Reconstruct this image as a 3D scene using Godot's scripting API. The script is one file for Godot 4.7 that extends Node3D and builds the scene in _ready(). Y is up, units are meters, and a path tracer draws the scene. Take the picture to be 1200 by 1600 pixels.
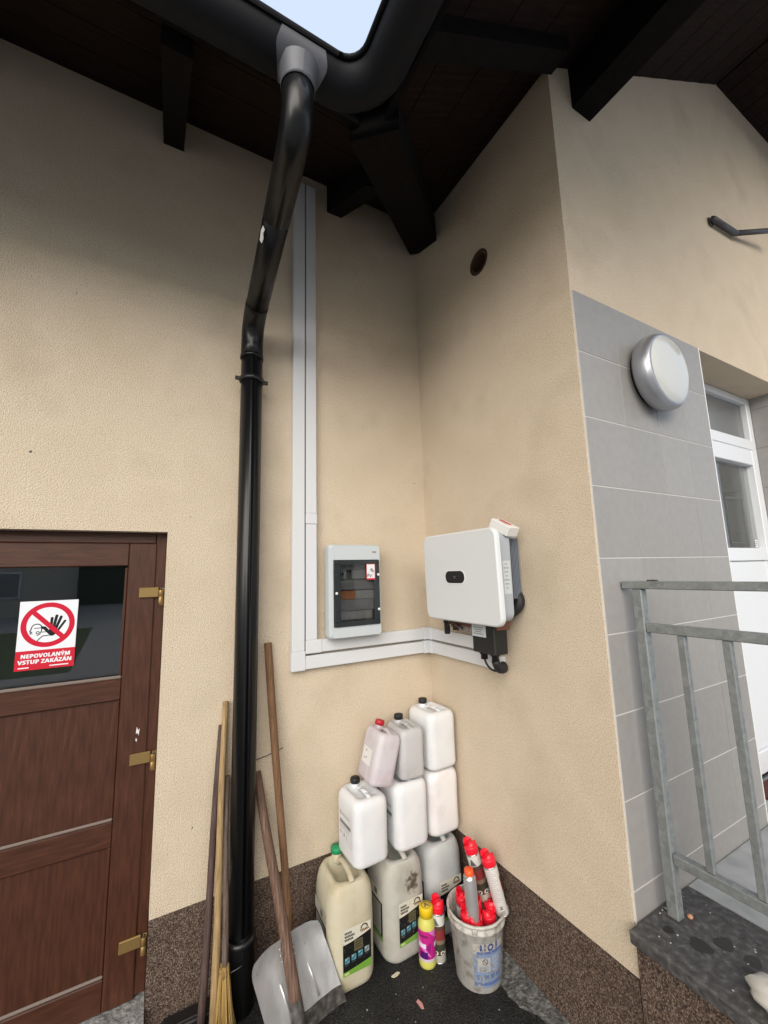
extends Node3D
# Corner of a beige rendered house: downpipe, solar inverter, fuse box, canisters, tiled entrance with railing.

var M := {}
var rng := RandomNumberGenerator.new()
var used := {}
const G := -0.11          # level of the yard
const EYE := Vector3(-1.567, 1.75, 2.25)

# ---------------------------------------------------------------- textures and materials
func noise_tex(kind: int, freq: float, seed_: int, size: int, stops: Array, octaves := 3, ret := -1, warp := 0.0) -> NoiseTexture2D:
	var n := FastNoiseLite.new()
	n.noise_type = kind
	n.frequency = freq
	n.seed = seed_
	n.fractal_octaves = octaves
	if octaves <= 1: n.fractal_type = FastNoiseLite.FRACTAL_NONE
	if ret >= 0: n.cellular_return_type = ret
	if warp > 0.0:
		n.domain_warp_enabled = true
		n.domain_warp_amplitude = warp
		n.domain_warp_frequency = freq * 0.6
	var t := NoiseTexture2D.new()
	t.width = size; t.height = size
	t.seamless = true
	t.seamless_blend_skirt = 0.012 if freq >= 0.05 else 0.1
	t.noise = n
	if stops.size() > 0:
		var g := Gradient.new()
		var offs := PackedFloat32Array(); var cols := PackedColorArray()
		for s in stops:
			offs.append(s[0]); cols.append(s[1])
		g.offsets = offs; g.colors = cols
		t.color_ramp = g
	return t

func mat(called: String, c: Color, rough: float, metal := 0.0, spec := 0.5) -> StandardMaterial3D:
	var m := StandardMaterial3D.new()
	m.resource_name = called
	m.albedo_color = c
	m.roughness = rough
	m.metallic = metal
	m.metallic_specular = spec
	m.cull_mode = BaseMaterial3D.CULL_DISABLED
	M[called] = m
	return m

func lin(r: float, g: float, b: float) -> Color:
	return Color(r, g, b).linear_to_srgb()

func tri(m: StandardMaterial3D, scale: Vector3, world := true) -> void:
	m.uv1_triplanar = true
	m.uv1_world_triplanar = world
	m.uv1_triplanar_sharpness = 8.0
	m.uv1_scale = scale

func detail(m: StandardMaterial3D, t: Texture2D, scale: float) -> void:
	m.detail_enabled = true
	m.detail_albedo = t
	m.detail_blend_mode = BaseMaterial3D.BLEND_MODE_MUL
	m.detail_uv_layer = BaseMaterial3D.DETAIL_UV_2
	m.uv2_triplanar = true
	m.uv2_world_triplanar = true
	m.uv2_triplanar_sharpness = 8.0
	m.uv2_scale = Vector3.ONE * scale

func bump(m: StandardMaterial3D, t: Texture2D, cm: float) -> void:
	m.heightmap_enabled = true
	m.heightmap_texture = t
	m.heightmap_scale = cm

func make_materials() -> void:
	var S := FastNoiseLite.TYPE_SIMPLEX_SMOOTH
	var C := FastNoiseLite.TYPE_CELLULAR
	var P := FastNoiseLite.TYPE_PERLIN
	# rendered wall: fine grain, with broad weathering
	var m := mat("stucco", Color.WHITE, 0.95, 0.0, 0.25)
	m.albedo_texture = noise_tex(S, 0.085, 11, 1024, [[0.0, lin(.36, .288, .208)], [0.28, lin(.575, .478, .362)], [0.45, lin(.662, .560, .434)], [0.7, lin(.70, .597, .467)], [1.0, lin(.78, .685, .555)]], 3, -1, 8.0)
	tri(m, Vector3.ONE * 1.7)
	bump(m, noise_tex(S, 0.072, 12, 1024, [], 3), 0.34)
	var broad := noise_tex(S, 0.012, 13, 512, [[0.0, Color(.93, .925, .91)], [0.45, Color(1, 1, 1)], [1.0, Color(.97, .965, .95)]], 5)
	detail(m, broad, 0.23)
	# mosaic plaster plinth: small stones
	m = mat("mosaic_plaster", Color.WHITE, 0.6, 0.0, 0.4)
	m.albedo_texture = noise_tex(C, 0.11, 21, 1024, [[0.0, lin(.030, .019, .014)], [0.3, lin(.075, .048, .036)], [0.55, lin(.115, .077, .058)], [0.8, lin(.175, .125, .097)], [1.0, lin(.28, .215, .175)]], 1, FastNoiseLite.RETURN_CELL_VALUE)
	tri(m, Vector3.ONE * 2.2)
	bump(m, noise_tex(C, 0.11, 21, 1024, [], 1, FastNoiseLite.RETURN_DISTANCE), -0.35)
	# yard
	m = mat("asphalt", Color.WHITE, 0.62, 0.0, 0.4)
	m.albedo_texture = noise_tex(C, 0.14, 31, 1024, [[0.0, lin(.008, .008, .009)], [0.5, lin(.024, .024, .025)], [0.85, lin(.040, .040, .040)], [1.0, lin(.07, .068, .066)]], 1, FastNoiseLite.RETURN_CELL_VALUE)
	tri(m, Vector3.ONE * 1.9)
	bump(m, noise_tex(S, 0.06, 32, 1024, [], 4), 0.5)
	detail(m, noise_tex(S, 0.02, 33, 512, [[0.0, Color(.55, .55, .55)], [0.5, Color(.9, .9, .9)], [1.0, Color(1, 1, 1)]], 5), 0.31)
	m = mat("yard_asphalt", Color.WHITE, 0.8)
	m.albedo_texture = noise_tex(S, 0.03, 34, 512, [[0.0, lin(.24, .245, .255)], [0.5, lin(.29, .295, .305)], [1.0, lin(.34, .345, .355)]], 5)
	tri(m, Vector3.ONE * 0.5)
	m = mat("lawn", lin(.045, .085, .025), 0.9)
	mat("hedge_green", lin(.025, .042, .014), 0.9)
	mat("neighbour_wall", lin(.48, .45, .38), 0.9)
	mat("neighbour_roof", lin(.10, .045, .03), 0.9)
	m = mat("concrete", Color.WHITE, 0.85)
	m.albedo_texture = noise_tex(S, 0.03, 41, 512, [[0.0, lin(.10, .10, .098)], [0.45, lin(.23, .228, .22)], [0.7, lin(.30, .30, .29)], [1.0, lin(.38, .38, .37)]], 6)
	tri(m, Vector3.ONE * 1.6)
	bump(m, noise_tex(S, 0.06, 42, 512, [], 5), 0.4)
	m = mat("landing_concrete", Color.WHITE, 0.7)
	m.albedo_texture = noise_tex(S, 0.02, 47, 512, [[0.0, lin(.27, .285, .29)], [0.5, lin(.36, .375, .38)], [1.0, lin(.42, .435, .44)]], 5)
	tri(m, Vector3.ONE * 0.8)
	m = mat("dirty_cement", Color.WHITE, 0.8)
	m.albedo_texture = noise_tex(S, 0.025, 43, 512, [[0.0, lin(.035, .035, .035)], [0.42, lin(.09, .09, .087)], [0.7, lin(.15, .148, .142)], [1.0, lin(.22, .218, .21)]], 5)
	tri(m, Vector3.ONE * 2.1)
	bump(m, noise_tex(S, 0.05, 44, 512, [], 5), 0.5)
	m = mat("ledge_stone", Color.WHITE, 0.55)
	m.albedo_texture = noise_tex(S, 0.02, 45, 1024, [[0.0, lin(.040, .038, .039)], [0.4, lin(.058, .056, .057)], [0.62, lin(.076, .074, .075)], [0.82, lin(.105, .102, .101)], [1.0, lin(.18, .178, .172)]], 5, -1, 6.0)
	tri(m, Vector3.ONE * 1.5)
	bump(m, noise_tex(S, 0.03, 46, 512, [], 5), 0.35)
	mat("wet_stone", lin(.024, .022, .022), 0.3)
	# roof timber
	m = mat("dark_timber", Color.WHITE, 0.8, 0.0, 0.25)
	m.albedo_texture = noise_tex(P, 0.02, 51, 512, [[0.0, lin(.008, .0042, .0034)], [0.6, lin(.015, .008, .0063)], [1.0, lin(.024, .0135, .010)]], 5)
	tri(m, Vector3(0.6, 6.0, 6.0))
	m = mat("rafter_paint", Color.WHITE, 0.8, 0.0, 0.22)
	m.albedo_texture = noise_tex(P, 0.03, 52, 512, [[0.0, lin(.004, .0035, .0035)], [1.0, lin(.009, .0075, .007)]], 4)
	tri(m, Vector3.ONE * 2.0)
	m = mat("roof_sheet", lin(.05, .03, .025), 0.7)
	m = mat("black_enamel", lin(.0050, .0054, .0064), 0.36, 0.0, 0.36)
	m.clearcoat_enabled = true; m.clearcoat = 0.2; m.clearcoat_roughness = 0.2
	m.heightmap_enabled = true
	m.heightmap_texture = noise_tex(S, 0.02, 53, 256, [], 2)
	m.heightmap_scale = 0.05
	tri(m, Vector3.ONE * 1.5)
	mat("gutter_coat", lin(.0075, .0085, .011), 0.62, 0.0, 0.3)
	m = mat("bare_outlet", lin(.10, .105, .122), 0.5, 0.2)
	# door
	m = mat("door_wood", Color.WHITE, 0.42, 0.0, 0.45)
	m.albedo_texture = noise_tex(P, 0.022, 61, 512, [[0.0, lin(.042, .0150, .0085)], [0.45, lin(.062, .0220, .0120)], [0.75, lin(.076, .0275, .0150)], [1.0, lin(.100, .038, .022)]], 6, -1, 12.0)
	tri(m, Vector3(6.0, 0.7, 6.0))
	bump(m, noise_tex(P, 0.03, 62, 512, [], 4), 0.04)
	m = mat("door_wood_rail", Color.WHITE, 0.42, 0.0, 0.45)
	m.albedo_texture = M.door_wood.albedo_texture
	tri(m, Vector3(0.7, 6.0, 6.0))
	bump(m, M.door_wood.heightmap_texture, 0.04)
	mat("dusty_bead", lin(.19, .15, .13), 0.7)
	mat("brass", lin(.30, .20, .075), 0.42, 0.55)
	m = mat("dark_glass", Color(.10, .12, .13, 0.10), 0.015, 0.0, 0.8)
	m.transparency = BaseMaterial3D.TRANSPARENCY_ALPHA
	mat("room_paint", lin(.42, .42, .40), 0.9)
	mat("room_floor", lin(.20, .17, .14), 0.8)
	# tiles
	for k in 3:
		m = mat("wall_tile_%d" % k, Color.WHITE, 0.42, 0.0, 0.45)
		var f: float = [1.0, 0.97, 1.03][k]
		m.albedo_texture = noise_tex(S, 0.05, 71 + k, 256, [[0.0, lin(.285 * f, .275 * f, .265 * f)], [1.0, lin(.318 * f, .308 * f, .297 * f)]], 4)
		tri(m, Vector3.ONE * 1.3)
	mat("grout", lin(.58, .57, .55), 0.9)
	mat("white_pvc", lin(.72, .745, .78), 0.32)
	mat("white_trim", lin(.78, .78, .78), 0.4)
	m = mat("trunking", lin(.64, .655, .675), 0.38)
	m = mat("entrance_glass", Color(.22, .27, .27, 0.15), 0.02, 0.0, 0.8)
	m.transparency = BaseMaterial3D.TRANSPARENCY_ALPHA
	mat("frosted_glass", lin(.16, .165, .17), 0.22, 0.0, 0.7)
	mat("paper_sheet", lin(.10, .115, .11), 0.35)
	mat("maroon_mat", lin(.085, .018, .016), 0.95)
	# galvanised steel
	m = mat("galvanised", Color.WHITE, 0.5, 0.45)
	m.albedo_texture = noise_tex(C, 0.03, 81, 512, [[0.0, lin(.21, .228, .232)], [0.5, lin(.255, .275, .278)], [1.0, lin(.315, .335, .336)]], 3, FastNoiseLite.RETURN_CELL_VALUE, 18.0)
	tri(m, Vector3.ONE * 3.0)
	bump(m, noise_tex(S, 0.05, 82, 256, [], 4), 0.08)
	m = mat("rusty_steel", lin(.07, .066, .07), 0.5, 0.5)
	# lamp
	mat("lamp_silver", lin(.42, .43, .46), 0.36, 0.75)
	m = mat("lamp_diffuser", lin(.57, .58, .565), 0.12, 0.0, 0.55)
	# boxes
	mat("box_grey", lin(.52, .565, .59), 0.4)
	mat("box_grey_back", lin(.46, .48, .48), 0.5)
	m = mat("smoked_cover", Color(0.05, 0.06, 0.065, 0.40), 0.06)
	m.transparency = BaseMaterial3D.TRANSPARENCY_ALPHA
	mat("smoked_frame", lin(.022, .027, .03), 0.18)
	mat("module_white", lin(.72, .74, .75), 0.5)
	mat("module_grey", lin(.46, .48, .49), 0.5)
	mat("orange_module", lin(.85, .30, .05), 0.5)
	mat("black_plastic", lin(.012, .012, .013), 0.4)
	mat("soft_black", lin(.009, .009, .010), 0.6)
	m = mat("inverter_white", lin(.66, .685, .70), 0.42)
	mat("inverter_edge", lin(.74, .75, .75), 0.4)
	mat("inverter_grey", lin(.36, .39, .43), 0.5)
	mat("inverter_fin", lin(.17, .195, .24), 0.5, 0.2)
	mat("copper_dark", lin(.14, .055, .035), 0.6)
	mat("connector_grey", lin(.30, .25, .22), 0.5)
	mat("yellow_tag", lin(.6, .5, .02), 0.5)
	mat("paper_white", lin(.72, .72, .71), 0.7)
	mat("red_print", lin(.55, .02, .035), 0.6)
	mat("sign_red", lin(.58, .008, .030), 0.35)
	mat("sign_white", lin(.80, .82, .86), 0.35)
	mat("grey_print", lin(.12, .12, .12), 0.6)
	# canisters
	can_plastic("plastic_white", [lin(.67, .685, .705), lin(.71, .725, .745), lin(.73, .745, .765)], 91)
	can_plastic("plastic_white_dusty", [lin(.64, .61, .62), lin(.71, .695, .705), lin(.75, .74, .75)], 92)
	can_plastic("plastic_lilac", [lin(.50, .43, .48), lin(.55, .50, .54), lin(.59, .555, .585)], 93)
	can_plastic("plastic_grey", [lin(.42, .42, .43), lin(.47, .47, .48), lin(.51, .51, .52)], 94)
	can_plastic("plastic_yellowed", [lin(.40, .345, .225), lin(.50, .455, .33), lin(.54, .505, .39)], 95)
	can_plastic("plastic_dull", [lin(.33, .315, .27), lin(.41, .40, .36), lin(.45, .445, .41)], 96)
	can_plastic("plastic_cool", [lin(.36, .37, .37), lin(.43, .445, .45), lin(.46, .48, .485)], 97)
	mat("cap_black", lin(.010, .010, .010), 0.5)
	mat("cap_green", lin(.012, .26, .10), 0.4)
	mat("cap_red", lin(.42, .012, .025), 0.4)
	m = mat("spray_red", lin(.80, .012, .035), 0.35)
	mat("nozzle_orange", lin(.75, .09, .015), 0.45)
	mat("aluminium_can", lin(.55, .55, .56), 0.28, 0.9)
	mat("cap_yellow", lin(.72, .50, .01), 0.45)
	mat("bottle_yellow", lin(.58, .56, .13), 0.35)
	m = mat("bucket_plastic", Color.WHITE, 0.6)
	m.albedo_texture = noise_tex(S, 0.014, 101, 512, [[0.0, lin(.20, .175, .145)], [0.3, lin(.36, .34, .305)], [0.5, lin(.50, .49, .46)], [1.0, lin(.58, .57, .54)]], 6, -1, 10.0)
	tri(m, Vector3(2.4, 2.2, 2.4), false)
	m = mat("shovel_sheet", Color.WHITE, 0.45, 0.55)
	m.albedo_texture = noise_tex(S, 0.02, 111, 512, [[0.0, lin(.55, .56, .575)], [0.5, lin(.62, .63, .645)], [1.0, lin(.67, .68, .695)]], 5)
	m.roughness_texture = noise_tex(S, 0.03, 112, 256, [[0.0, Color(.55, .55, .55)], [1.0, Color(1, 1, 1)]], 4)
	tri(m, Vector3(2.5, 1.2, 2.5), false)
	m = mat("worn_steel", Color.WHITE, 0.55, 0.3)
	m.albedo_texture = noise_tex(S, 0.03, 113, 256, [[0.0, lin(.03, .027, .025)], [0.6, lin(.09, .085, .08)], [1.0, lin(.2, .19, .18)]], 5)
	tri(m, Vector3.ONE * 4.0)
	wood("wood_brown", [lin(.09, .045, .022), lin(.17, .088, .042), lin(.24, .135, .07)], 121)
	wood("wood_grey", [lin(.045, .032, .025), lin(.11, .08, .062), lin(.2, .155, .125)], 122)
	wood("wood_pale", [lin(.18, .115, .05), lin(.34, .23, .11), lin(.45, .33, .19)], 123)
	wood("wood_dark", [lin(.035, .02, .018), lin(.075, .045, .04), lin(.12, .08, .07)], 124)
	wood("wood_shovel", [lin(.05, .028, .02), lin(.12, .065, .042), lin(.22, .16, .125)], 125)
	m = mat("straw", lin(.36, .235, .075), 0.8)
	mat("straw_dark", lin(.20, .12, .04), 0.85)
	mat("pipe_shade", lin(.01, .01, .01), 0.9)
	mat("vent_rim", lin(.05, .024, .015), 0.7)
	mat("vent_pipe", lin(.075, .034, .02), 0.7)
	m = mat("bag_film", lin(.62, .60, .55), 0.25)
	m.backlight_enabled = true
	m.backlight = Color(.3, .3, .28)
	mat("bag_fill", lin(.60, .54, .36), 0.6)
	mat("berry", lin(.45, .22, .13), 0.6)
	mat("petal", lin(.6, .28, .27), 0.7)
	mat("concrete_pale", lin(.40, .39, .37), 0.9)
	mat("pale_chip", lin(.6, .55, .4), 0.8)

func can_plastic(called: String, c: Array, s: int) -> void:
	var m := mat(called, Color.WHITE, 0.42, 0.0, 0.45)
	m.albedo_texture = noise_tex(FastNoiseLite.TYPE_SIMPLEX_SMOOTH, 0.012, s, 256, [[0.0, c[0]], [0.35, c[1]], [0.6, c[2]], [1.0, c[2]]], 5, -1, 12.0)
	tri(m, Vector3(2.0, 1.6, 2.0), false)
	m.subsurf_scatter_enabled = true
	m.subsurf_scatter_strength = 0.25

func wood(called: String, c: Array, s: int) -> void:
	var m := mat(called, Color.WHITE, 0.75)
	m.albedo_texture = noise_tex(FastNoiseLite.TYPE_PERLIN, 0.03, s, 512, [[0.0, c[0]], [0.5, c[1]], [1.0, c[2]]], 5, -1, 10.0)
	tri(m, Vector3(9.0, 0.7, 9.0), false)
	bump(m, noise_tex(FastNoiseLite.TYPE_PERLIN, 0.04, s + 50, 256, [], 4), 0.06)

# ---------------------------------------------------------------- mesh tools
func st_new(smooth := false) -> SurfaceTool:
	var st := SurfaceTool.new()
	st.begin(Mesh.PRIMITIVE_TRIANGLES)
	st.set_smooth_group(0 if smooth else -1)
	return st

func v3(st: SurfaceTool, p: Vector3, uv := Vector2.ZERO) -> void:
	st.set_uv(uv)
	st.add_vertex(p)

func quad(st: SurfaceTool, a: Vector3, b: Vector3, c: Vector3, d: Vector3, uvs := []) -> void:
	# a b c d run counter-clockwise seen from outside
	var u: Array = uvs if uvs.size() == 4 else [Vector2(0, 1), Vector2(1, 1), Vector2(1, 0), Vector2(0, 0)]
	v3(st, a, u[0]); v3(st, c, u[2]); v3(st, b, u[1])
	v3(st, a, u[0]); v3(st, d, u[3]); v3(st, c, u[2])

func tria(st: SurfaceTool, a: Vector3, b: Vector3, c: Vector3) -> void:
	v3(st, a); v3(st, c); v3(st, b)

func done(st: SurfaceTool) -> ArrayMesh:
	st.generate_normals()
	return st.commit()

# a box with chamfered edges, added to st
func add_box(st: SurfaceTool, c: Vector3, s: Vector3, b := 0.002, basis := Basis.IDENTITY) -> void:
	var h := s * 0.5
	b = minf(b, minf(h.x, minf(h.y, h.z)) * 0.9)
	var pt := func(sx, sy, sz, ax):
		# the vertex of corner (sx,sy,sz) that lies on the face of axis ax
		var p := Vector3(sx * h.x, sy * h.y, sz * h.z)
		if ax != 0: p.x -= sx * b
		if ax != 1: p.y -= sy * b
		if ax != 2: p.z -= sz * b
		return c + basis * p
	var put := func(a, b2, c2, d, n):
		var nn: Vector3 = (b2 - a).cross(c2 - a)
		if nn.dot(basis * n) > 0: quad(st, a, b2, c2, d)
		else: quad(st, d, c2, b2, a)
	for s1 in [-1, 1]:
		put.call(pt.call(s1, -1, -1, 0), pt.call(s1, 1, -1, 0), pt.call(s1, 1, 1, 0), pt.call(s1, -1, 1, 0), Vector3(s1, 0, 0))
		put.call(pt.call(-1, s1, -1, 1), pt.call(1, s1, -1, 1), pt.call(1, s1, 1, 1), pt.call(-1, s1, 1, 1), Vector3(0, s1, 0))
		put.call(pt.call(-1, -1, s1, 2), pt.call(1, -1, s1, 2), pt.call(1, 1, s1, 2), pt.call(-1, 1, s1, 2), Vector3(0, 0, s1))
	if b <= 0.0: return
	for s1 in [-1, 1]:
		for s2 in [-1, 1]:
			put.call(pt.call(s1, s2, -1, 0), pt.call(s1, s2, 1, 0), pt.call(s1, s2, 1, 1), pt.call(s1, s2, -1, 1), Vector3(s1, s2, 0))
			put.call(pt.call(s1, -1, s2, 0), pt.call(s1, 1, s2, 0), pt.call(s1, 1, s2, 2), pt.call(s1, -1, s2, 2), Vector3(s1, 0, s2))
			put.call(pt.call(-1, s1, s2, 1), pt.call(1, s1, s2, 1), pt.call(1, s1, s2, 2), pt.call(-1, s1, s2, 2), Vector3(0, s1, s2))
			for s3 in [-1, 1]:
				var p0: Vector3 = pt.call(s1, s2, s3, 0)
				var p1: Vector3 = pt.call(s1, s2, s3, 1)
				var p2: Vector3 = pt.call(s1, s2, s3, 2)
				if (p1 - p0).cross(p2 - p0).dot(basis * Vector3(s1, s2, s3)) > 0: tria(st, p0, p1, p2)
				else: tria(st, p0, p2, p1)

func box_mesh(s: Vector3, b := 0.002, c := Vector3.ZERO) -> ArrayMesh:
	var st := st_new()
	add_box(st, c, s, b)
	return done(st)

# polygon (in the plane of axes u, v) pushed along w from w0 to w1
func add_prism(st: SurfaceTool, poly: PackedVector2Array, w0: float, w1: float, axes := "xyz") -> void:
	var to := func(p: Vector2, w: float) -> Vector3:
		match axes:
			"xyz": return Vector3(p.x, p.y, w)
			"zyx": return Vector3(w, p.y, p.x)
			_: return Vector3(p.x, w, p.y)    # xzy
	var idx := Geometry2D.triangulate_polygon(poly)
	var flip := 1.0 if axes == "xyz" else -1.0
	for k in range(0, idx.size(), 3):
		var a := poly[idx[k]]; var b := poly[idx[k + 1]]; var c := poly[idx[k + 2]]
		if (b - a).cross(c - a) * flip < 0.0:
			var t := b; b = c; c = t
		tria(st, to.call(a, w1), to.call(b, w1), to.call(c, w1))
		tria(st, to.call(a, w0), to.call(c, w0), to.call(b, w0))
	var area := 0.0
	for k in poly.size():
		area += poly[k].cross(poly[(k + 1) % poly.size()])
	for k in poly.size():
		var a := poly[k]; var b := poly[(k + 1) % poly.size()]
		if area * flip < 0.0:
			var t := a; a = b; b = t
		quad(st, to.call(a, w0), to.call(b, w0), to.call(b, w1), to.call(a, w1))

func prism(poly: PackedVector2Array, w0: float, w1: float, axes := "xyz") -> ArrayMesh:
	var st := st_new()
	add_prism(st, poly, w0, w1, axes)
	return done(st)

func rounded(w: float, h: float, r: float, n := 6) -> PackedVector2Array:
	var out := PackedVector2Array()
	for k in 4:
		var cx := (w / 2 - r) * (1 if k == 0 or k == 3 else -1)
		var cy := (h / 2 - r) * (1 if k < 2 else -1)
		for i in n + 1:
			var a := PI / 2 * k + PI / 2 * i / n
			out.append(Vector2(cx + r * cos(a), cy + r * sin(a)))
	return out

# rounded plate with a softened rim: lies in xy, from z0 to z1, rim radius e at z1
func plate(w: float, h: float, r: float, z0: float, z1: float, e: float) -> ArrayMesh:
	var st := st_new(true)
	var levels := [[z0, 0.0], [z1 - e, 0.0], [z1 - e * 0.3, e * 0.3], [z1, e]]
	var rings := []
	for l in levels:
		var ring := rounded(w - 2 * l[1], h - 2 * l[1], maxf(r - l[1], 0.001), 8)
		var pts := PackedVector3Array()
		for p in ring: pts.append(Vector3(p.x, p.y, l[0]))
		rings.append(pts)
	var n: int = rings[0].size()
	for k in rings.size() - 1:
		for i in n:
			quad(st, rings[k][i], rings[k][(i + 1) % n], rings[k + 1][(i + 1) % n], rings[k + 1][i])
	st.set_smooth_group(-1)
	var last: PackedVector3Array = rings[rings.size() - 1]
	for i in range(1, n - 1): tria(st, last[0], last[i], last[i + 1])
	var first: PackedVector3Array = rings[0]
	for i in range(1, n - 1): tria(st, first[0], first[i + 1], first[i])
	return done(st)

# spun profile of [radius, y] from bottom to top; u runs round from +z
func add_lathe(st: SurfaceTool, prof: Array, seg := 32, at := Vector3.ZERO, basis := Basis.IDENTITY, rib := 0.0, rib_from := -1e9, rib_to := 1e9) -> void:
	var y0: float = prof[0][1]; var y1: float = prof[prof.size() - 1][1]
	for k in prof.size() - 1:
		for i in seg:
			var q := []
			var uv := []
			for c in [[k, i], [k, i + 1], [k + 1, i + 1], [k + 1, i]]:
				var a: float = TAU * c[1] / seg
				var r: float = prof[c[0]][0]; var y: float = prof[c[0]][1]
				if rib > 0.0 and y >= rib_from and y <= rib_to and c[1] % 2 == 0: r -= rib
				q.append(at + basis * Vector3(sin(a) * r, y, cos(a) * r))
				uv.append(Vector2(float(c[1]) / seg, 1.0 - (y - y0) / maxf(0.0001, y1 - y0)))
			quad(st, q[0], q[1], q[2], q[3], uv)

func lathe(prof: Array, seg := 32, smooth := true, rib := 0.0, rf := -1e9, rt := 1e9) -> ArrayMesh:
	var st := st_new(smooth)
	add_lathe(st, prof, seg, Vector3.ZERO, Basis.IDENTITY, rib, rf, rt)
	return done(st)

# tube along points, radius r0..r1, capped
func add_tube(st: SurfaceTool, pts: Array, r0: float, r1 := -1.0, seg := 16, sx := 1.0) -> void:
	if r1 < 0: r1 = r0
	var rings := []
	var side := Vector3.ZERO
	for k in pts.size():
		var d: Vector3
		if k == 0: d = pts[1] - pts[0]
		elif k == pts.size() - 1: d = pts[k] - pts[k - 1]
		else: d = (pts[k] - pts[k - 1]).normalized() + (pts[k + 1] - pts[k]).normalized()
		d = d.normalized()
		if k == 0:
			side = d.cross(Vector3.UP if absf(d.y) < 0.9 else Vector3.RIGHT).normalized()
		else:
			side = (side - d * side.dot(d)).normalized()
		var up := d.cross(side)
		var r: float = lerpf(r0, r1, float(k) / (pts.size() - 1))
		var ring := PackedVector3Array()
		for i in seg:
			var a := TAU * i / seg
			ring.append(pts[k] + side * cos(a) * r * sx - up * sin(a) * r)
		rings.append(ring)
	for k in rings.size() - 1:
		for i in seg:
			quad(st, rings[k][i], rings[k + 1][i], rings[k + 1][(i + 1) % seg], rings[k][(i + 1) % seg])
	for i in range(1, seg - 1):
		tria(st, rings[0][0], rings[0][i], rings[0][i + 1])
		var e: PackedVector3Array = rings[rings.size() - 1]
		tria(st, e[0], e[i + 1], e[i])

func tube(pts: Array, r0: float, r1 := -1.0, seg := 16, sx := 1.0) -> ArrayMesh:
	var st := st_new(true)
	add_tube(st, pts, r0, r1, seg, sx)
	return done(st)

func bend(pts: Array, r: float, n := 6) -> Array:
	# rounds the inner corners of a polyline
	var out := [pts[0]]
	for k in range(1, pts.size() - 1):
		var a: Vector3 = pts[k] + (pts[k - 1] - pts[k]).limit_length(r)
		var b: Vector3 = pts[k] + (pts[k + 1] - pts[k]).limit_length(r)
		for i in n + 1:
			var t := float(i) / n
			out.append(a.lerp(pts[k], t).lerp(pts[k].lerp(b, t), t))
	out.append(pts[pts.size() - 1])
	return out

# ---------------------------------------------------------------- things and parts
func unique(called: String) -> String:
	if not used.has(called):
		used[called] = 0
		return called
	used[called] += 1
	return "%s_%03d" % [called, used[called]]

func thing(called: String, label: String, category: String, at := Vector3.ZERO, group := "") -> Node3D:
	var o := Node3D.new()
	o.name = unique(called)
	add_child(o)
	o.position = at
	o.set_meta("label", label)
	o.set_meta("category", category)
	if group: o.set_meta("group", group)
	return o

func part(parent: Node3D, called: String, mesh: Mesh, m: Material, at := Vector3.ZERO, rot := Vector3.ZERO) -> MeshInstance3D:
	var o := MeshInstance3D.new()
	o.name = called
	o.mesh = mesh
	o.material_override = m
	o.position = at
	o.rotation = rot
	parent.add_child(o, true)
	return o

func single(called: String, mesh: Mesh, m: Material, label: String, category: String, at := Vector3.ZERO, group := "") -> MeshInstance3D:
	var o := part(self, unique(called), mesh, m, at)
	o.set_meta("label", label)
	o.set_meta("category", category)
	if group: o.set_meta("group", group)
	return o

func struct(called: String, mesh: Mesh, m: Material, at := Vector3.ZERO) -> MeshInstance3D:
	var o := part(self, called, mesh, m, at)
	o.set_meta("kind", "structure")
	return o

func pts2(a: Array) -> PackedVector2Array:
	var out := PackedVector2Array()
	for p in a: out.append(Vector2(p[0], p[1]))
	return out

# ---------------------------------------------------------------- camera and light
func setup_view() -> void:
	var cam := Camera3D.new()
	cam.name = "camera"
	add_child(cam)
	cam.position = EYE
	cam.fov = 102.356
	cam.near = 0.05
	cam.far = 600.0
	cam.basis = Basis(Vector3.UP, deg_to_rad(-29.145)) * Basis(Vector3.RIGHT, deg_to_rad(8.320)) * Basis(Vector3.BACK, deg_to_rad(-1.572))
	cam.current = true
	var env := Environment.new()
	var sky_m := ProceduralSkyMaterial.new()
	sky_m.sky_top_color = Color(0.75, 0.81, 0.895)
	sky_m.sky_horizon_color = Color(0.84, 0.875, 0.925)
	sky_m.sky_curve = 0.2
	sky_m.ground_bottom_color = Color(0.2, 0.2, 0.2)
	sky_m.ground_horizon_color = Color(0.5, 0.52, 0.54)
	sky_m.sky_energy_multiplier = 0.72
	var sky := Sky.new()
	sky.sky_material = sky_m
	env.background_mode = Environment.BG_SKY
	env.sky = sky
	env.background_energy_multiplier = 1.0
	env.tonemap_mode = Environment.TONE_MAPPER_LINEAR
	env.tonemap_exposure = 2.7
	env.sdfgi_enabled = true
	env.ssao_enabled = true
	env.ssil_enabled = true
	var we := WorldEnvironment.new()
	we.name = "environment"
	we.environment = env
	add_child(we)
	var sun := DirectionalLight3D.new()
	sun.name = "sun"
	add_child(sun)
	sun.light_color = Color(1.0, 0.975, 0.94)
	sun.light_energy = 0.5
	sun.light_angular_distance = 55.0
	sun.shadow_enabled = true
	sun.look_at_from_position(Vector3(-5.6, 3.3, 8.0), Vector3.ZERO, Vector3.UP)

# ---------------------------------------------------------------- roof geometry
func roof_l(z: float) -> float: return 4.30 - 0.655 * z
func roof_r(x: float) -> float: return 4.17 + 0.60 * x
func valley_x(z: float) -> float: return (0.13 - 0.655 * z) / 0.60
func valley_z(x: float) -> float: return (0.13 - 0.60 * x) / 0.655

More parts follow.
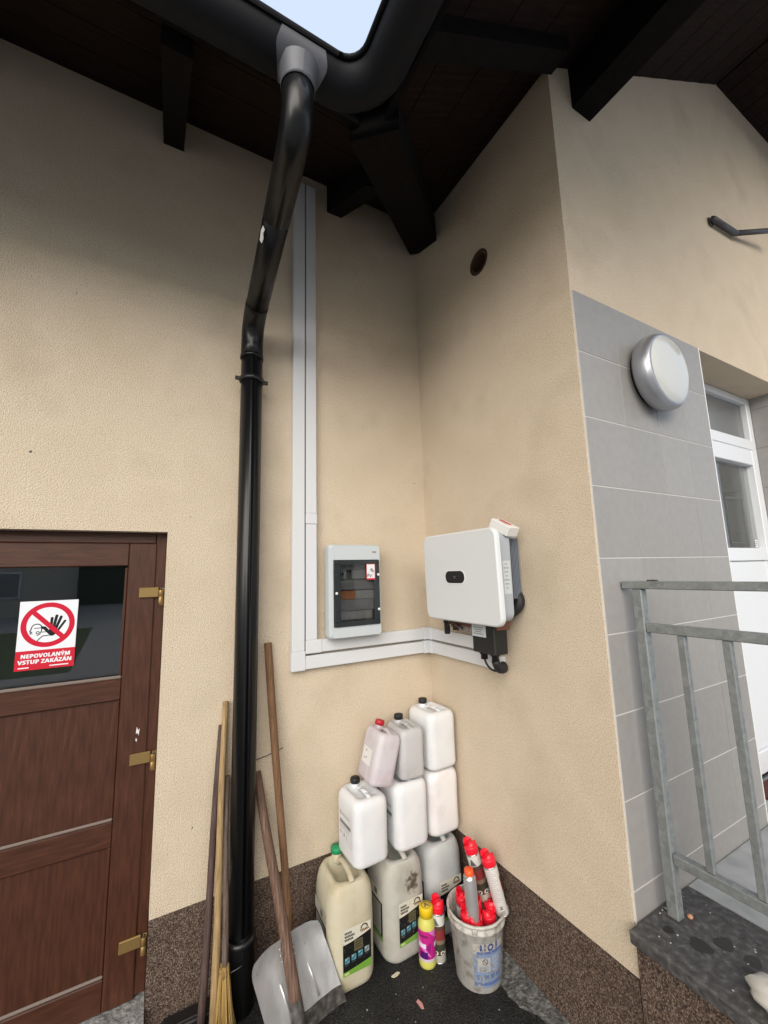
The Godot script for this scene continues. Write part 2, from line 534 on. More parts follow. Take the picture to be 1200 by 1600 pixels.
const PLINTH := 0.305
const DL := -2.43      # side door opening
const DR := -1.517
const DT := 1.972
const FZ := 1.2        # gable wall plane
const EL := 1.107      # entrance opening
const ER := 2.34
const ET := 2.975
const STEP := 0.49

func slope_board(a: Vector3, b: Vector3, c: Vector3, d: Vector3, n: Vector3, t: float) -> ArrayMesh:
	# flat board: underside a b c d (seen from below counter-clockwise), thickness t along n
	var st := st_new()
	var up := n * t
	quad(st, a, b, c, d)
	quad(st, d + up, c + up, b + up, a + up)
	quad(st, b, a, a + up, b + up)
	quad(st, c, b, b + up, c + up)
	quad(st, d, c, c + up, d + up)
	quad(st, a, d, d + up, a + up)
	return done(st)

func build_house() -> void:
	var h := thing("house", "beige rendered house corner with dark timber eaves and brown mosaic plinth", "house")
	# main wall with the side door opening
	var main := part(h, "wall", prism(pts2([[-8, PLINTH], [DL, PLINTH], [DL, DT], [DR, DT], [DR, PLINTH], [0.2, PLINTH], [0.2, 4.34], [-8, 4.34]]), -0.3, 0.0), M.stucco)
	main.set_meta("label", "long beige rendered wall behind the black downpipe")
	part(h, "plinth", prism(pts2([[-8, G - 0.3], [DL, G - 0.3], [DL, PLINTH], [-8, PLINTH]]), -0.29, -0.008), M.mosaic_plaster)
	part(h, "plinth", prism(pts2([[DR, G - 0.3], [0.1, G - 0.3], [0.1, PLINTH], [DR, PLINTH]]), -0.29, -0.008), M.mosaic_plaster)
	# wing: side wall and gable wall in one skin
	var st := st_new()
	var vy := 3.515; var vz := 0.651
	var hole := [[0, PLINTH], [0.9, PLINTH], [0.9, 4.19], [0, 4.19], [0, vy + 0.0002]]
	for i in 37:
		var a := PI - TAU * (i + 0.02) / 36.05
		hole.append([vz + 0.056 * cos(a), vy + 0.056 * sin(a)])
	hole.append([0, vy - 0.0002])
	add_prism(st, pts2(hole), 0.0, 0.3, "zyx")
	add_prism(st, pts2([[0, PLINTH], [EL, PLINTH], [EL, ET], [ER, ET], [ER, PLINTH], [6, PLINTH], [6, 5.44], [2.04, 5.44], [0, 4.19]]), 0.9, FZ)
	var wing := part(h, "wall", done(st), M.stucco)
	wing.set_meta("label", "beige rendered side and gable wall of the wing")
	part(h, "plinth", prism(pts2([[-0.02, G - 0.3], [FZ - 0.008, G - 0.3], [FZ - 0.008, PLINTH], [-0.02, PLINTH]]), 0.008, 0.28, "zyx"), M.mosaic_plaster)
	# wall tiles beside the entrance
	part(wing, "grout", prism(pts2([[0.006, STEP - 0.03], [EL, STEP - 0.03], [EL, 2.974], [0.006, 2.974]]), FZ, FZ + 0.0062), M.grout)
	var xs := [0.006, 0.297, 0.577, 0.845, EL]
	var ys := [STEP - 0.03, 0.58, 0.879, 1.181, 1.482, 1.783, 2.084, 2.384, 2.684, 2.976]
	for j in ys.size() - 1:
		for i in xs.size() - 1:
			var w: float = xs[i + 1] - xs[i] - (0.0024 if i < 3 else 0.0012); var hh: float = ys[j + 1] - ys[j] - 0.0046
			part(wing, "tile", box_mesh(Vector3(w, hh, 0.006), 0.0008), M["wall_tile_%d" % ((i * 7 + j * 5 + i * j) % 3)],
				Vector3(xs[i] + 0.0012 + w / 2, ys[j] + 0.0023 + hh / 2, FZ + 0.0045 + rng.randf() * 0.0008))
	part(wing, "edge_trim", box_mesh(Vector3(0.007, ET - STEP, 0.011), 0.001), M.white_trim, Vector3(EL + 0.0045, (ET + STEP) / 2, FZ + 0.0035))
	# tiled returns of the entrance recess
	for j in 9:
		part(wing, "tile", box_mesh(Vector3(0.006, 0.297, 0.2), 0.0008), M["wall_tile_%d" % (j % 3)], Vector3(ER - 0.0035, STEP + 0.15 + j * 0.2995, FZ - 0.1))
	# rooms behind the doors keep daylight out of the walls
	room(h, Vector3(-3.4, -0.06, -2.9), Vector3(-0.6, 2.5, -0.302))
	room(h, Vector3(0.6, 0.44, -2.2), Vector3(3.4, 3.2, 0.898))
	for sp in [[-2.06, 2.31, 0.006], [-0.075, 2.33, 0.004], [-1.36, 0.62, 0.004], [-1.95, 3.1, 0.003], [-0.62, 2.9, 0.003], [-1.42, 2.05, 0.003]]:
		part(main, "speck", prism(pts2([[-sp[2], -sp[2] * .6], [sp[2] * .4, -sp[2]], [sp[2], sp[2] * .3], [0, sp[2]]]), 0.0002, 0.0012), M.worn_steel, Vector3(sp[0], sp[1], 0))
	build_side_door(h)
	build_entrance_door(h)
	build_roof(h)
	# round vent hole in the side wall
	var v := Vector3(0.0, 3.515, 0.651)
	var ring := part(h, "vent", lathe([[0.052, -0.002], [0.070, -0.002], [0.072, 0.004], [0.067, 0.007], [0.060, 0.005], [0.057, -0.001]], 36), M.vent_rim, v, Vector3(0, 0, PI / 2))
	part(ring, "duct", lathe([[0.0001, -0.62], [0.0545, -0.62], [0.0545, 0.003]], 36), M.vent_pipe)

func room(h: Node3D, a: Vector3, b: Vector3) -> void:
	# closed room behind a door, open only towards the door (+z)
	var c := (a + b) / 2; var s := b - a; var t := 0.06
	part(h, "room_wall", box_mesh(Vector3(s.x + 2 * t, s.y + 2 * t, t), 0.0), M.room_paint, Vector3(c.x, c.y, a.z - t / 2))
	part(h, "room_wall", box_mesh(Vector3(t, s.y + 2 * t, s.z), 0.0), M.room_paint, Vector3(a.x - t / 2, c.y, c.z))
	part(h, "room_wall", box_mesh(Vector3(t, s.y + 2 * t, s.z), 0.0), M.room_paint, Vector3(b.x + t / 2, c.y, c.z))
	part(h, "room_ceiling", box_mesh(Vector3(s.x, t, s.z), 0.0), M.room_paint, Vector3(c.x, b.y + t / 2, c.z))
	part(h, "room_floor", box_mesh(Vector3(s.x, t, s.z), 0.0), M.room_floor, Vector3(c.x, a.y - t / 2, c.z))

func build_side_door(h: Node3D) -> void:
	var d := Node3D.new(); d.name = "door"; h.add_child(d, true)
	d.set_meta("label", "brown wooden side door with dark glass and brass hinges")
	var zf := -0.062    # face of the leaf
	# frame
	part(d, "frame", box_mesh(Vector3(0.044, DT - G - 0.1, 0.09), 0.003), M.door_wood, Vector3(DR - 0.0225, (DT + 0.0) / 2, zf - 0.052))
	part(d, "frame", box_mesh(Vector3(0.06, DT, 0.09), 0.003), M.door_wood, Vector3(DL + 0.031, DT / 2, zf - 0.055))
	part(d, "frame", box_mesh(Vector3(DR - DL - 0.11, 0.05, 0.09), 0.003), M.door_wood_rail, Vector3((DL + DR) / 2 + 0.008, DT - 0.026, zf - 0.055))
	var x1 := DR - 0.042; var x0 := DL + 0.055
	var gx1 := -1.673; var gx0 := -2.28
	# stiles and rails of the leaf
	part(d, "stile", box_mesh(Vector3(x1 - gx1, 1.935, 0.055), 0.004), M.door_wood, Vector3((x1 + gx1) / 2, 0.9525, zf - 0.0275))
	part(d, "stile", box_mesh(Vector3(gx0 - x0, 1.935, 0.055), 0.004), M.door_wood, Vector3((x0 + gx0) / 2, 0.9525, zf - 0.0275))
	var gw := gx1 - gx0; var gc := (gx1 + gx0) / 2
	for r in [[1.813, 1.92], [1.209, 1.300], [0.604, 0.705], [-0.015, 0.107]]:
		part(d, "rail", box_mesh(Vector3(gw - 0.001, r[1] - r[0], 0.053), 0.004), M.door_wood_rail, Vector3(gc, (r[0] + r[1]) / 2, zf - 0.0285))
	for zz in [0.024, 0.044]:
		part(d, "pane", box_mesh(Vector3(gw - 0.002, 0.511, 0.004), 0.0), M.dark_glass, Vector3(gc, 1.5565, zf - zz))
	for p in [[0.705, 1.209], [0.107, 0.604]]:
		part(d, "panel", box_mesh(Vector3(gw - 0.002, p[1] - p[0] - 0.001, 0.02), 0.0), M.door_wood, Vector3(gc, (p[0] + p[1]) / 2, zf - 0.026))
		# raised moulding round each panel, worn pale along its lower edge
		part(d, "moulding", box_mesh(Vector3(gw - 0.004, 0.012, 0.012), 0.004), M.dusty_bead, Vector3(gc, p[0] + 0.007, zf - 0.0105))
		part(d, "moulding", box_mesh(Vector3(0.012, p[1] - p[0] - 0.016, 0.012), 0.004), M.door_wood, Vector3(gx1 - 0.007, (p[0] + p[1]) / 2 + 0.006, zf - 0.0105))
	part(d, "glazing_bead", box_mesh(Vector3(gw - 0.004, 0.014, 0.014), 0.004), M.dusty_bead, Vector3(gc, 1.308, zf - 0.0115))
	part(d, "glazing_bead", box_mesh(Vector3(0.012, 0.49, 0.012), 0.004), M.door_wood, Vector3(gx1 - 0.007, 1.561, zf - 0.0105))
	# chipped paint on the stile
	for c in [[-1.598, 1.062, 0.007, 0.019], [-1.602, 1.026, 0.003, 0.010]]:
		part(d, "chip", prism(pts2([[-c[2], -c[3] * .5], [0, -c[3] * .4], [c[2] * .6, -c[3]], [c[2], c[3] * .6], [c[2] * .2, c[3] * .2], [-c[2] * .7, c[3]]]), 0.0, 0.0006), M.paper_white, Vector3(c[0], c[1], zf + 0.0004))
	for y in [1.685, 0.945, 0.205]:
		var hp := Vector3(-1.583, y, zf + 0.0065)
		part(d, "hinge", box_mesh(Vector3(0.082, 0.048, 0.012), 0.003), M.brass, hp)
		part(d, "hinge_knuckle", lathe([[0.0001, -0.034], [0.010, -0.034], [0.011, -0.032], [0.011, -0.002], [0.0098, -0.001], [0.0098, 0.001], [0.011, 0.002], [0.011, 0.03], [0.010, 0.032], [0.0001, 0.032]], 14), M.brass, hp + Vector3(0.051, -0.022, 0.002))
		part(d, "hinge_leaf", box_mesh(Vector3(0.018, 0.085, 0.008), 0.002), M.brass, hp + Vector3(0.055, -0.022, -0.004))
		part(d, "hinge_pin", lathe([[0.0001, 0.0], [0.005, 0.0], [0.005, 0.008], [0.0001, 0.011]], 10), M.worn_steel, hp + Vector3(0.051, 0.0105, 0.002))
	# concrete sill under the door
	part(h, "door_sill", prism(pts2([[DL + 0.002, -0.31], [DR - 0.002, -0.31], [DR - 0.002, 0.035], [DL + 0.002, 0.02]]), -0.29, -0.002, "xzy"), M.concrete, Vector3(0, 0, 0)).position.y = -0.018 + 0.0

func build_entrance_door(h: Node3D) -> void:
	var d := Node3D.new(); d.name = "door"; h.add_child(d, true)
	d.set_meta("label", "white plastic entrance door with glass pane and fanlight")
	var z := 1.0
	var bar := func(called, x0, x1, y0, y1, z0, z1, m):
		return part(d, called, box_mesh(Vector3(x1 - x0, y1 - y0, z1 - z0), 0.004), m, Vector3((x0 + x1) / 2, (y0 + y1) / 2, (z0 + z1) / 2))
	bar.call("frame", EL + 0.003, EL + 0.07, STEP, ET - 0.003, 0.93, z, M.white_pvc)
	bar.call("frame", ER - 0.072, ER - 0.008, STEP, ET - 0.003, 0.93, z, M.white_pvc)
	bar.call("frame", EL + 0.071, ER - 0.073, 2.925, ET - 0.003, 0.93, z - 0.001, M.white_pvc)
	bar.call("transom", EL + 0.071, ER - 0.073, 2.565, 2.640, 0.93, z + 0.004, M.white_pvc)
	bar.call("fanlight_pane", EL + 0.071, ER - 0.074, 2.641, 2.924, 0.955, 0.965, M.frosted_glass)
	# leaf
	bar.call("stile", EL + 0.075, EL + 0.175, STEP + 0.02, 2.555, 0.94, z + 0.018, M.white_pvc)
	bar.call("stile", ER - 0.155, ER - 0.076, STEP + 0.02, 2.555, 0.94, z + 0.018, M.white_pvc)
	bar.call("rail", EL + 0.176, ER - 0.156, 2.440, 2.554, 0.94, z + 0.017, M.white_pvc)
	bar.call("rail", EL + 0.176, ER - 0.156, 1.760, 1.845, 0.94, z + 0.017, M.white_pvc)
	bar.call("rail", EL + 0.176, ER - 0.156, STEP + 0.02, STEP + 0.14, 0.94, z + 0.017, M.white_pvc)
	bar.call("panel", EL + 0.176, ER - 0.156, STEP + 0.142, 1.758, 0.95, z + 0.004, M.white_pvc)
	for zz in [0.950, 0.9725]:
		part(d, "pane", box_mesh(Vector3(ER - EL - 0.333, 0.593, 0.004), 0.0), M.entrance_glass, Vector3((EL + ER) / 2 + 0.01, 2.1425, zz))
	# sheet behind the glass edge and a small sticker
	for e in [[1.78, 2.02, 1.878, 1.886], [1.78, 2.02, 2.182, 2.190], [1.78, 1.788, 1.886, 2.182], [2.012, 2.02, 1.886, 2.182]]:
		bar.call("tape", e[0], e[1], e[2], e[3], 0.9752, 0.9760, M.paper_sheet)
	bar.call("sticker", 2.130, 2.168, 1.853, 1.905, 0.9752, 0.9760, M.paper_white)
	for k in 3:
		part(d, "print_line", box_mesh(Vector3(0.02, 0.006, 0.0004), 0.0), M.grey_print, Vector3(2.146, 1.893 - k * 0.013, 0.9763))

func build_roof(h: Node3D) -> void:
	var r := Node3D.new(); r.name = "roof"; h.add_child(r, true)
	var nl := Vector3(0, 1, 0.655).normalized()
	var nr := Vector3(-0.6, 1, 0).normalized()
	# boarding of the main slope, boards along the eave
	var z := -0.28
	var k := 0
	while z < 1.02:
		var z1 := minf(z + 0.116, 1.03)
		var g := 0.003
		var a := Vector3(-8, roof_l(z), z); var b := Vector3(valley_x(z), roof_l(z), z)
		var c := Vector3(valley_x(z1 - g), roof_l(z1 - g), z1 - g); var d := Vector3(-8, roof_l(z1 - g), z1 - g)
		var jig := nl * (0.0015 * (k % 2))
		part(r, "board", slope_board(a + jig, b + jig, c + jig, d + jig, nl, 0.02), M.dark_timber)
		z = z1; k += 1
	# boarding of the wing slope, boards along its eave
	var x := -0.90
	while x < 2.03:
		var x1 := minf(x + 0.120, 2.04)
		var g := 0.003
		var z0a := valley_z(x) if x < 0.2 else 0.1
		var z0b := valley_z(x1 - g) if x < 0.2 else 0.1
		var a := Vector3(x, roof_r(x), z0a); var b := Vector3(x, roof_r(x), 2.7)
		var c := Vector3(x1 - g, roof_r(x1 - g), 2.7); var d := Vector3(x1 - g, roof_r(x1 - g), z0b)
		var jig := nr * (0.0015 * (k % 2))
		part(r, "board", slope_board(d + jig, c + jig, b + jig, a + jig, nr, 0.02), M.dark_timber)
		x = x1; k += 1
	# flat boarding beside the gable top
	x = 2.06
	while x < 5.6:
		part(r, "board", box_mesh(Vector3(0.137, 0.02, 1.6), 0.002), M.dark_timber, Vector3(x + 0.07, 5.41 + 0.0015 * (k % 2), 1.9))
		x += 0.14; k += 1
	part(r, "rafter", box_mesh(Vector3(3.6, 0.16, 0.10), 0.004), M.rafter_paint, Vector3(3.85, 5.32, 1.75))
	# covering
	var st := st_new()
	var up := Vector3(0, 0.028, 0)
	var e0 := valley_x(1.06)
	quad(st, Vector3(-8, roof_l(-2.5), -2.5) + up, Vector3(valley_x(-2.5), roof_l(-2.5), -2.5) + up, Vector3(e0, roof_l(1.06), 1.06) + up, Vector3(-8, roof_l(1.06), 1.06) + up)
	var up2 := Vector3(0, 0.085, 0)
	quad(st, Vector3(-8, roof_l(1.06), 1.06) + up2, Vector3(e0, roof_l(1.06), 1.06) + up2, Vector3(valley_x(-2.5), roof_l(-2.5), -2.5) + up2, Vector3(-8, roof_l(-2.5), -2.5) + up2)
	quad(st, Vector3(-8, roof_l(1.06), 1.06) + up, Vector3(e0, roof_l(1.06), 1.06) + up, Vector3(e0, roof_l(1.06), 1.06) + up2, Vector3(-8, roof_l(1.06), 1.06) + up2)
	part(r, "covering", done(st), M.roof_sheet)
	st = st_new()
	var xe := -0.94
	for u in [up, up2]:
		var q := [Vector3(xe, roof_r(xe), valley_z(xe)) + u, Vector3(xe, roof_r(xe), 2.74) + u, Vector3(2.04, roof_r(2.04), 2.74) + u, Vector3(2.04, roof_r(2.04), valley_z(2.04)) + u]
		quad(st, q[0], q[1], q[2], q[3])
		var w := [Vector3(2.04, roof_r(2.04), -2.5) + u, Vector3(2.04, roof_r(2.04), 2.74) + u, Vector3(6.0, roof_r(2.04) + 0.05, 2.74) + u, Vector3(6.0, roof_r(2.04) + 0.05, -2.5) + u]
		quad(st, w[0], w[1], w[2], w[3])
	quad(st, Vector3(xe, roof_r(xe), valley_z(xe)) + up, Vector3(xe, roof_r(xe), 2.74) + up, Vector3(xe, roof_r(xe), 2.74) + up2, Vector3(xe, roof_r(xe), valley_z(xe)) + up2)
	part(r, "covering", done(st), M.roof_sheet)
	# rafters under the main eave
	for rx in [-4.36, -3.44, -2.52, -1.58, -0.63]:
		var zo := 0.93 if rx < -1.0 else 0.62
		var poly := pts2([[-0.1, roof_l(-0.1) - 0.001], [-0.1, roof_l(-0.1) - 0.19], [0.0, roof_l(0.0) - 0.195], [zo - 0.05, roof_l(zo) - 0.12], [zo, roof_l(zo) - 0.001]])
		part(r, "rafter", prism(poly, rx - 0.05, rx + 0.05, "zyx"), M.rafter_paint)
	# valley rafter out of the inner corner
	var dir := Vector3(-0.93, 0, 1.055).normalized()
	var side := Vector3(dir.z, 0, -dir.x) * 0.105
	st = st_new()
	var p0 := Vector3(0.03, 4.19, 0.09); var p1 := Vector3(-0.86, roof_r(-0.86) - 0.002, valley_z(-0.86))
	var dn0 := Vector3(0, -0.17, 0); var dn1 := Vector3(0, -0.13, 0)
	quad(st, p0 - side + dn0, p1 - side + dn1, p1 - side, p0 - side)
	quad(st, p1 + side + dn1, p0 + side + dn0, p0 + side, p1 + side)
	quad(st, p0 + side + dn0, p1 + side + dn1, p1 - side + dn1, p0 - side + dn0)
	quad(st, p1 - side + dn1, p1 + side + dn1, p1 + side, p1 - side)
	quad(st, p0 + side + dn0, p0 - side + dn0, p0 - side, p0 + side)
	part(r, "rafter", done(st), M.rafter_paint)
	# rafters of the wing overhang
	for rz in [1.28, 2.16]:
		var poly := pts2([[-0.88, roof_r(-0.88) - 0.001], [-0.85, roof_r(-0.88) - 0.06], [-0.02 if rz < 2 else 2.0, roof_r(-0.02 if rz < 2 else 2.0) - 0.085], [-0.02 if rz < 2 else 2.0, roof_r(-0.02 if rz < 2 else 2.0) - 0.001]])
		part(r, "rafter", prism(poly, rz - 0.05, rz + 0.05), M.rafter_paint)
	# purlin carried out through the gable wall
	part(r, "purlin", prism(pts2([[0.165, 4.035], [0.305, 4.035], [0.305, roof_r(0.305) - 0.002], [0.165, roof_r(0.165) - 0.002]]), FZ - 0.05, 2.66), M.rafter_paint)

func half_round(p: Array, r: float, sgn: Vector3) -> Array:
	return []

func build_gutter() -> void:
	var g := thing("rain_gutter", "black half-round gutter turning the corner under the eaves", "gutter", Vector3(-0.99, 3.585, 1.12))
	var o := g.position
	# trough profile swept along the eave and round the inner corner; lip at offset 0, centre r inwards
	var r := 0.078
	var path := [Vector2(-8.0, 1.12), Vector2(-1.075, 1.12)]
	for i in 7:
		var a := PI / 2 * i / 6.0
		path.append(Vector2(-1.075 + 0.085 * sin(a), 1.205 - 0.085 * cos(a)))
	path.append(Vector2(-0.99, 2.78))
	var prof := []
	# bead
	for i in 9:
		var a := TAU * i / 8.0
		prof.append(Vector2(-0.008 + 0.009 * cos(a), 0.002 + 0.009 * sin(a)))
	var trough := []
	for i in 15:
		var a := PI * i / 14.0
		trough.append(Vector2(r * (1.0 - cos(a)), -r * sin(a)))
	for pr in [[prof, "bead"], [trough, "trough"]]:
		var st := st_new(true)
		for k in path.size() - 1:
			for i in pr[0].size() - 1:
				var q := []
				for c in [[k, i], [k, i + 1], [k + 1, i + 1], [k + 1, i]]:
					var pp: Vector2 = path[c[0]]
					var t: Vector2
					if c[0] == 0: t = path[1] - path[0]
					elif c[0] == path.size() - 1: t = path[c[0]] - path[c[0] - 1]
					else: t = (path[c[0]] - path[c[0] - 1]).normalized() + (path[c[0] + 1] - path[c[0]]).normalized()
					t = t.normalized()
					# inwards (towards the walls): right of travel
					var n := Vector2(t.y, -t.x)
					var s: Vector2 = pr[0][c[1]]
					q.append(Vector3(pp.x + n.x * s.x, 3.585 + s.y, pp.y + n.y * s.x) - o)
				quad(st, q[0], q[1], q[2], q[3])
		part(g, pr[1], done(st), M.gutter_coat)
	# boards behind the gutter
	part(g, "fascia", box_mesh(Vector3(7.08, 0.09, 0.02), 0.002), M.rafter_paint, Vector3(-4.45, 3.625, 0.945) - o)
	part(g, "fascia", box_mesh(Vector3(0.02, 0.09, 1.7), 0.002), M.rafter_paint, Vector3(-0.815, 3.625, 1.865) - o)

func build_downpipe() -> void:
	var d := thing("downpipe", "black rainwater downpipe with angled offset and wall bracket", "downpipe", Vector3(-1.155, G, 0.095))
	var o := d.position
	var R := 0.058
	var top := Vector3(-1.2, 3.44, 1.05)
	var e1 := Vector3(-1.2, 3.30, 1.045); var e2 := Vector3(-1.157, 3.105, 0.095)
	part(d, "outlet", lathe([[0.0590, 0.004], [0.0600, 0.004], [0.0610, 0.02], [0.066, 0.05], [0.075, 0.085]], 30), M.bare_outlet, top - o)
	var sd := st_new(true)
	for i in 14:
		var q := []
		for c in [[i, -1.0], [i, 1.0], [i + 1, 1.0], [i + 1, -1.0]]:
			var a: float = PI * (0.04 + 0.8 * c[0] / 14.0)
			var wd: float = 0.092 - 0.06 * absf(c[0] / 14.0 - 0.25)
			q.append(Vector3(-1.2 + c[1] * wd, 3.585 - 0.082 * sin(a), 1.12 - 0.078 + 0.082 * cos(a)) - o)
		quad(sd, q[0], q[1], q[2], q[3])
	part(d, "saddle", done(sd), M.bare_outlet)
	part(d, "elbow", tube(bend([top + Vector3(0, 0.004, 0) - o, e1 - o, e1.lerp(e2, 0.36) - o], 0.09, 8), R - 0.002, -1, 28), M.black_enamel)
	part(d, "offset", tube([e1.lerp(e2, 0.33) - o, e1.lerp(e2, 0.87) - o], R - 0.003, -1, 28), M.black_enamel)
	part(d, "elbow", tube(bend([e1.lerp(e2, 0.84) - o, e2 - o, e2 + Vector3(0, -0.19, 0) - o], 0.13, 8), R - 0.001, -1, 28), M.black_enamel)
	part(d, "shaft", tube([e2 + Vector3(0.001, -0.11, 0) - o, Vector3(-1.155, 0.19, 0.095) - o], R - 0.003, -1, 32), M.black_enamel)
	part(d, "collar", lathe([[R - 0.003, -0.010], [R + 0.002, -0.010], [R + 0.002, 0.010], [R - 0.003, 0.010]], 32), M.black_enamel, Vector3(-1.157, 2.915, 0.095) - o)
	var b := part(d, "bracket", lathe([[R - 0.002, -0.011], [R + 0.005, -0.011], [R + 0.005, 0.011], [R - 0.002, 0.011]], 32), M.black_plastic, Vector3(-1.156, 2.785, 0.095) - o)
	for s in [-1, 1]:
		part(b, "lug", box_mesh(Vector3(0.026, 0.02, 0.012), 0.002), M.black_plastic, Vector3(s * (R + 0.014), 0, 0.004))
	part(b, "stud", box_mesh(Vector3(0.012, 0.012, 0.045), 0.002), M.black_plastic, Vector3(0, 0, -R - 0.018))
	part(d, "shoe", lathe([[R + 0.001, 0.0], [R + 0.003, 0.0], [R + 0.003, 0.262], [R + 0.006, 0.264], [R + 0.006, 0.280], [R - 0.003, 0.284]], 32), M.black_plastic, Vector3(0, 0.0, 0))
	# white paint blob on the offset
	var nz := Vector3(-0.886, -0.457, 0.078).normalized()
	var ny := Vector3(-0.044, 0.249, 0.967); ny = (ny - nz * ny.dot(nz)).normalized()
	var mk := part(d, "paint_mark", prism(pts2([[-0.010, -0.030], [0.006, -0.032], [0.012, -0.008], [0.004, 0.010], [0.008, 0.030], [-0.006, 0.036], [-0.013, 0.014]]), -0.001, 0.0012), M.paper_white)
	mk.transform = Transform3D(Basis(ny.cross(nz), ny, nz), Vector3(-1.2325, 3.1735, 0.660) - o)

func build_trunking() -> void:
	var dp := 0.04
	var seg := func(t, called, x0, x1, y0, y1, z0, z1, grow := 0.0):
		var o: Vector3 = t.position
		part(t, called, box_mesh(Vector3(x1 - x0 + grow, y1 - y0 + grow, z1 - z0 + grow), 0.003), M.trunking, Vector3((x0 + x1) / 2, (y0 + y1) / 2, (z0 + z1) / 2) - o)
	var a := thing("cable_trunking", "wider outer white cable duct rising beside the downpipe", "cable duct", Vector3(-0.88, 1.247, 0.0))
	seg.call(a, "duct", -0.911, -0.842, 1.345, 4.20, 0.0005, dp)
	seg.call(a, "corner_piece", -0.915, -0.838, 1.245, 1.345, 0.0005, dp + 0.003)
	seg.call(a, "duct", -0.838, -0.075, 1.249, 1.317, 0.0005, dp)
	seg.call(a, "corner_piece", -0.075, -0.0005, 1.245, 1.321, 0.0005, dp + 0.003)
	seg.call(a, "corner_piece", -0.043, -0.0005, 1.245, 1.321, dp + 0.0035, 0.078)
	seg.call(a, "duct", -0.04, -0.0005, 1.249, 1.317, 0.078, 0.655)
	var b := thing("cable_trunking", "narrower inner white cable duct running below the grey fuse box", "cable duct", Vector3(-0.80, 1.33, 0.0))
	seg.call(b, "duct", -0.834, -0.772, 2.09, 4.20, 0.0005, dp)
	seg.call(b, "joint_cover", -0.836, -0.770, 2.03, 2.09, 0.0005, dp + 0.003)
	seg.call(b, "duct", -0.834, -0.772, 1.398, 2.03, 0.0005, dp)
	seg.call(b, "corner_piece", -0.836, -0.745, 1.328, 1.398, 0.0005, dp + 0.003)
	seg.call(b, "duct", -0.745, -0.075, 1.330, 1.396, 0.0005, dp)
	seg.call(b, "corner_piece", -0.075, -0.0005, 1.327, 1.399, 0.0005, dp + 0.003)
	seg.call(b, "corner_piece", -0.043, -0.0005, 1.327, 1.399, dp + 0.0035, 0.078)
	seg.call(b, "duct", -0.04, -0.0005, 1.330, 1.396, 0.078, 0.60)

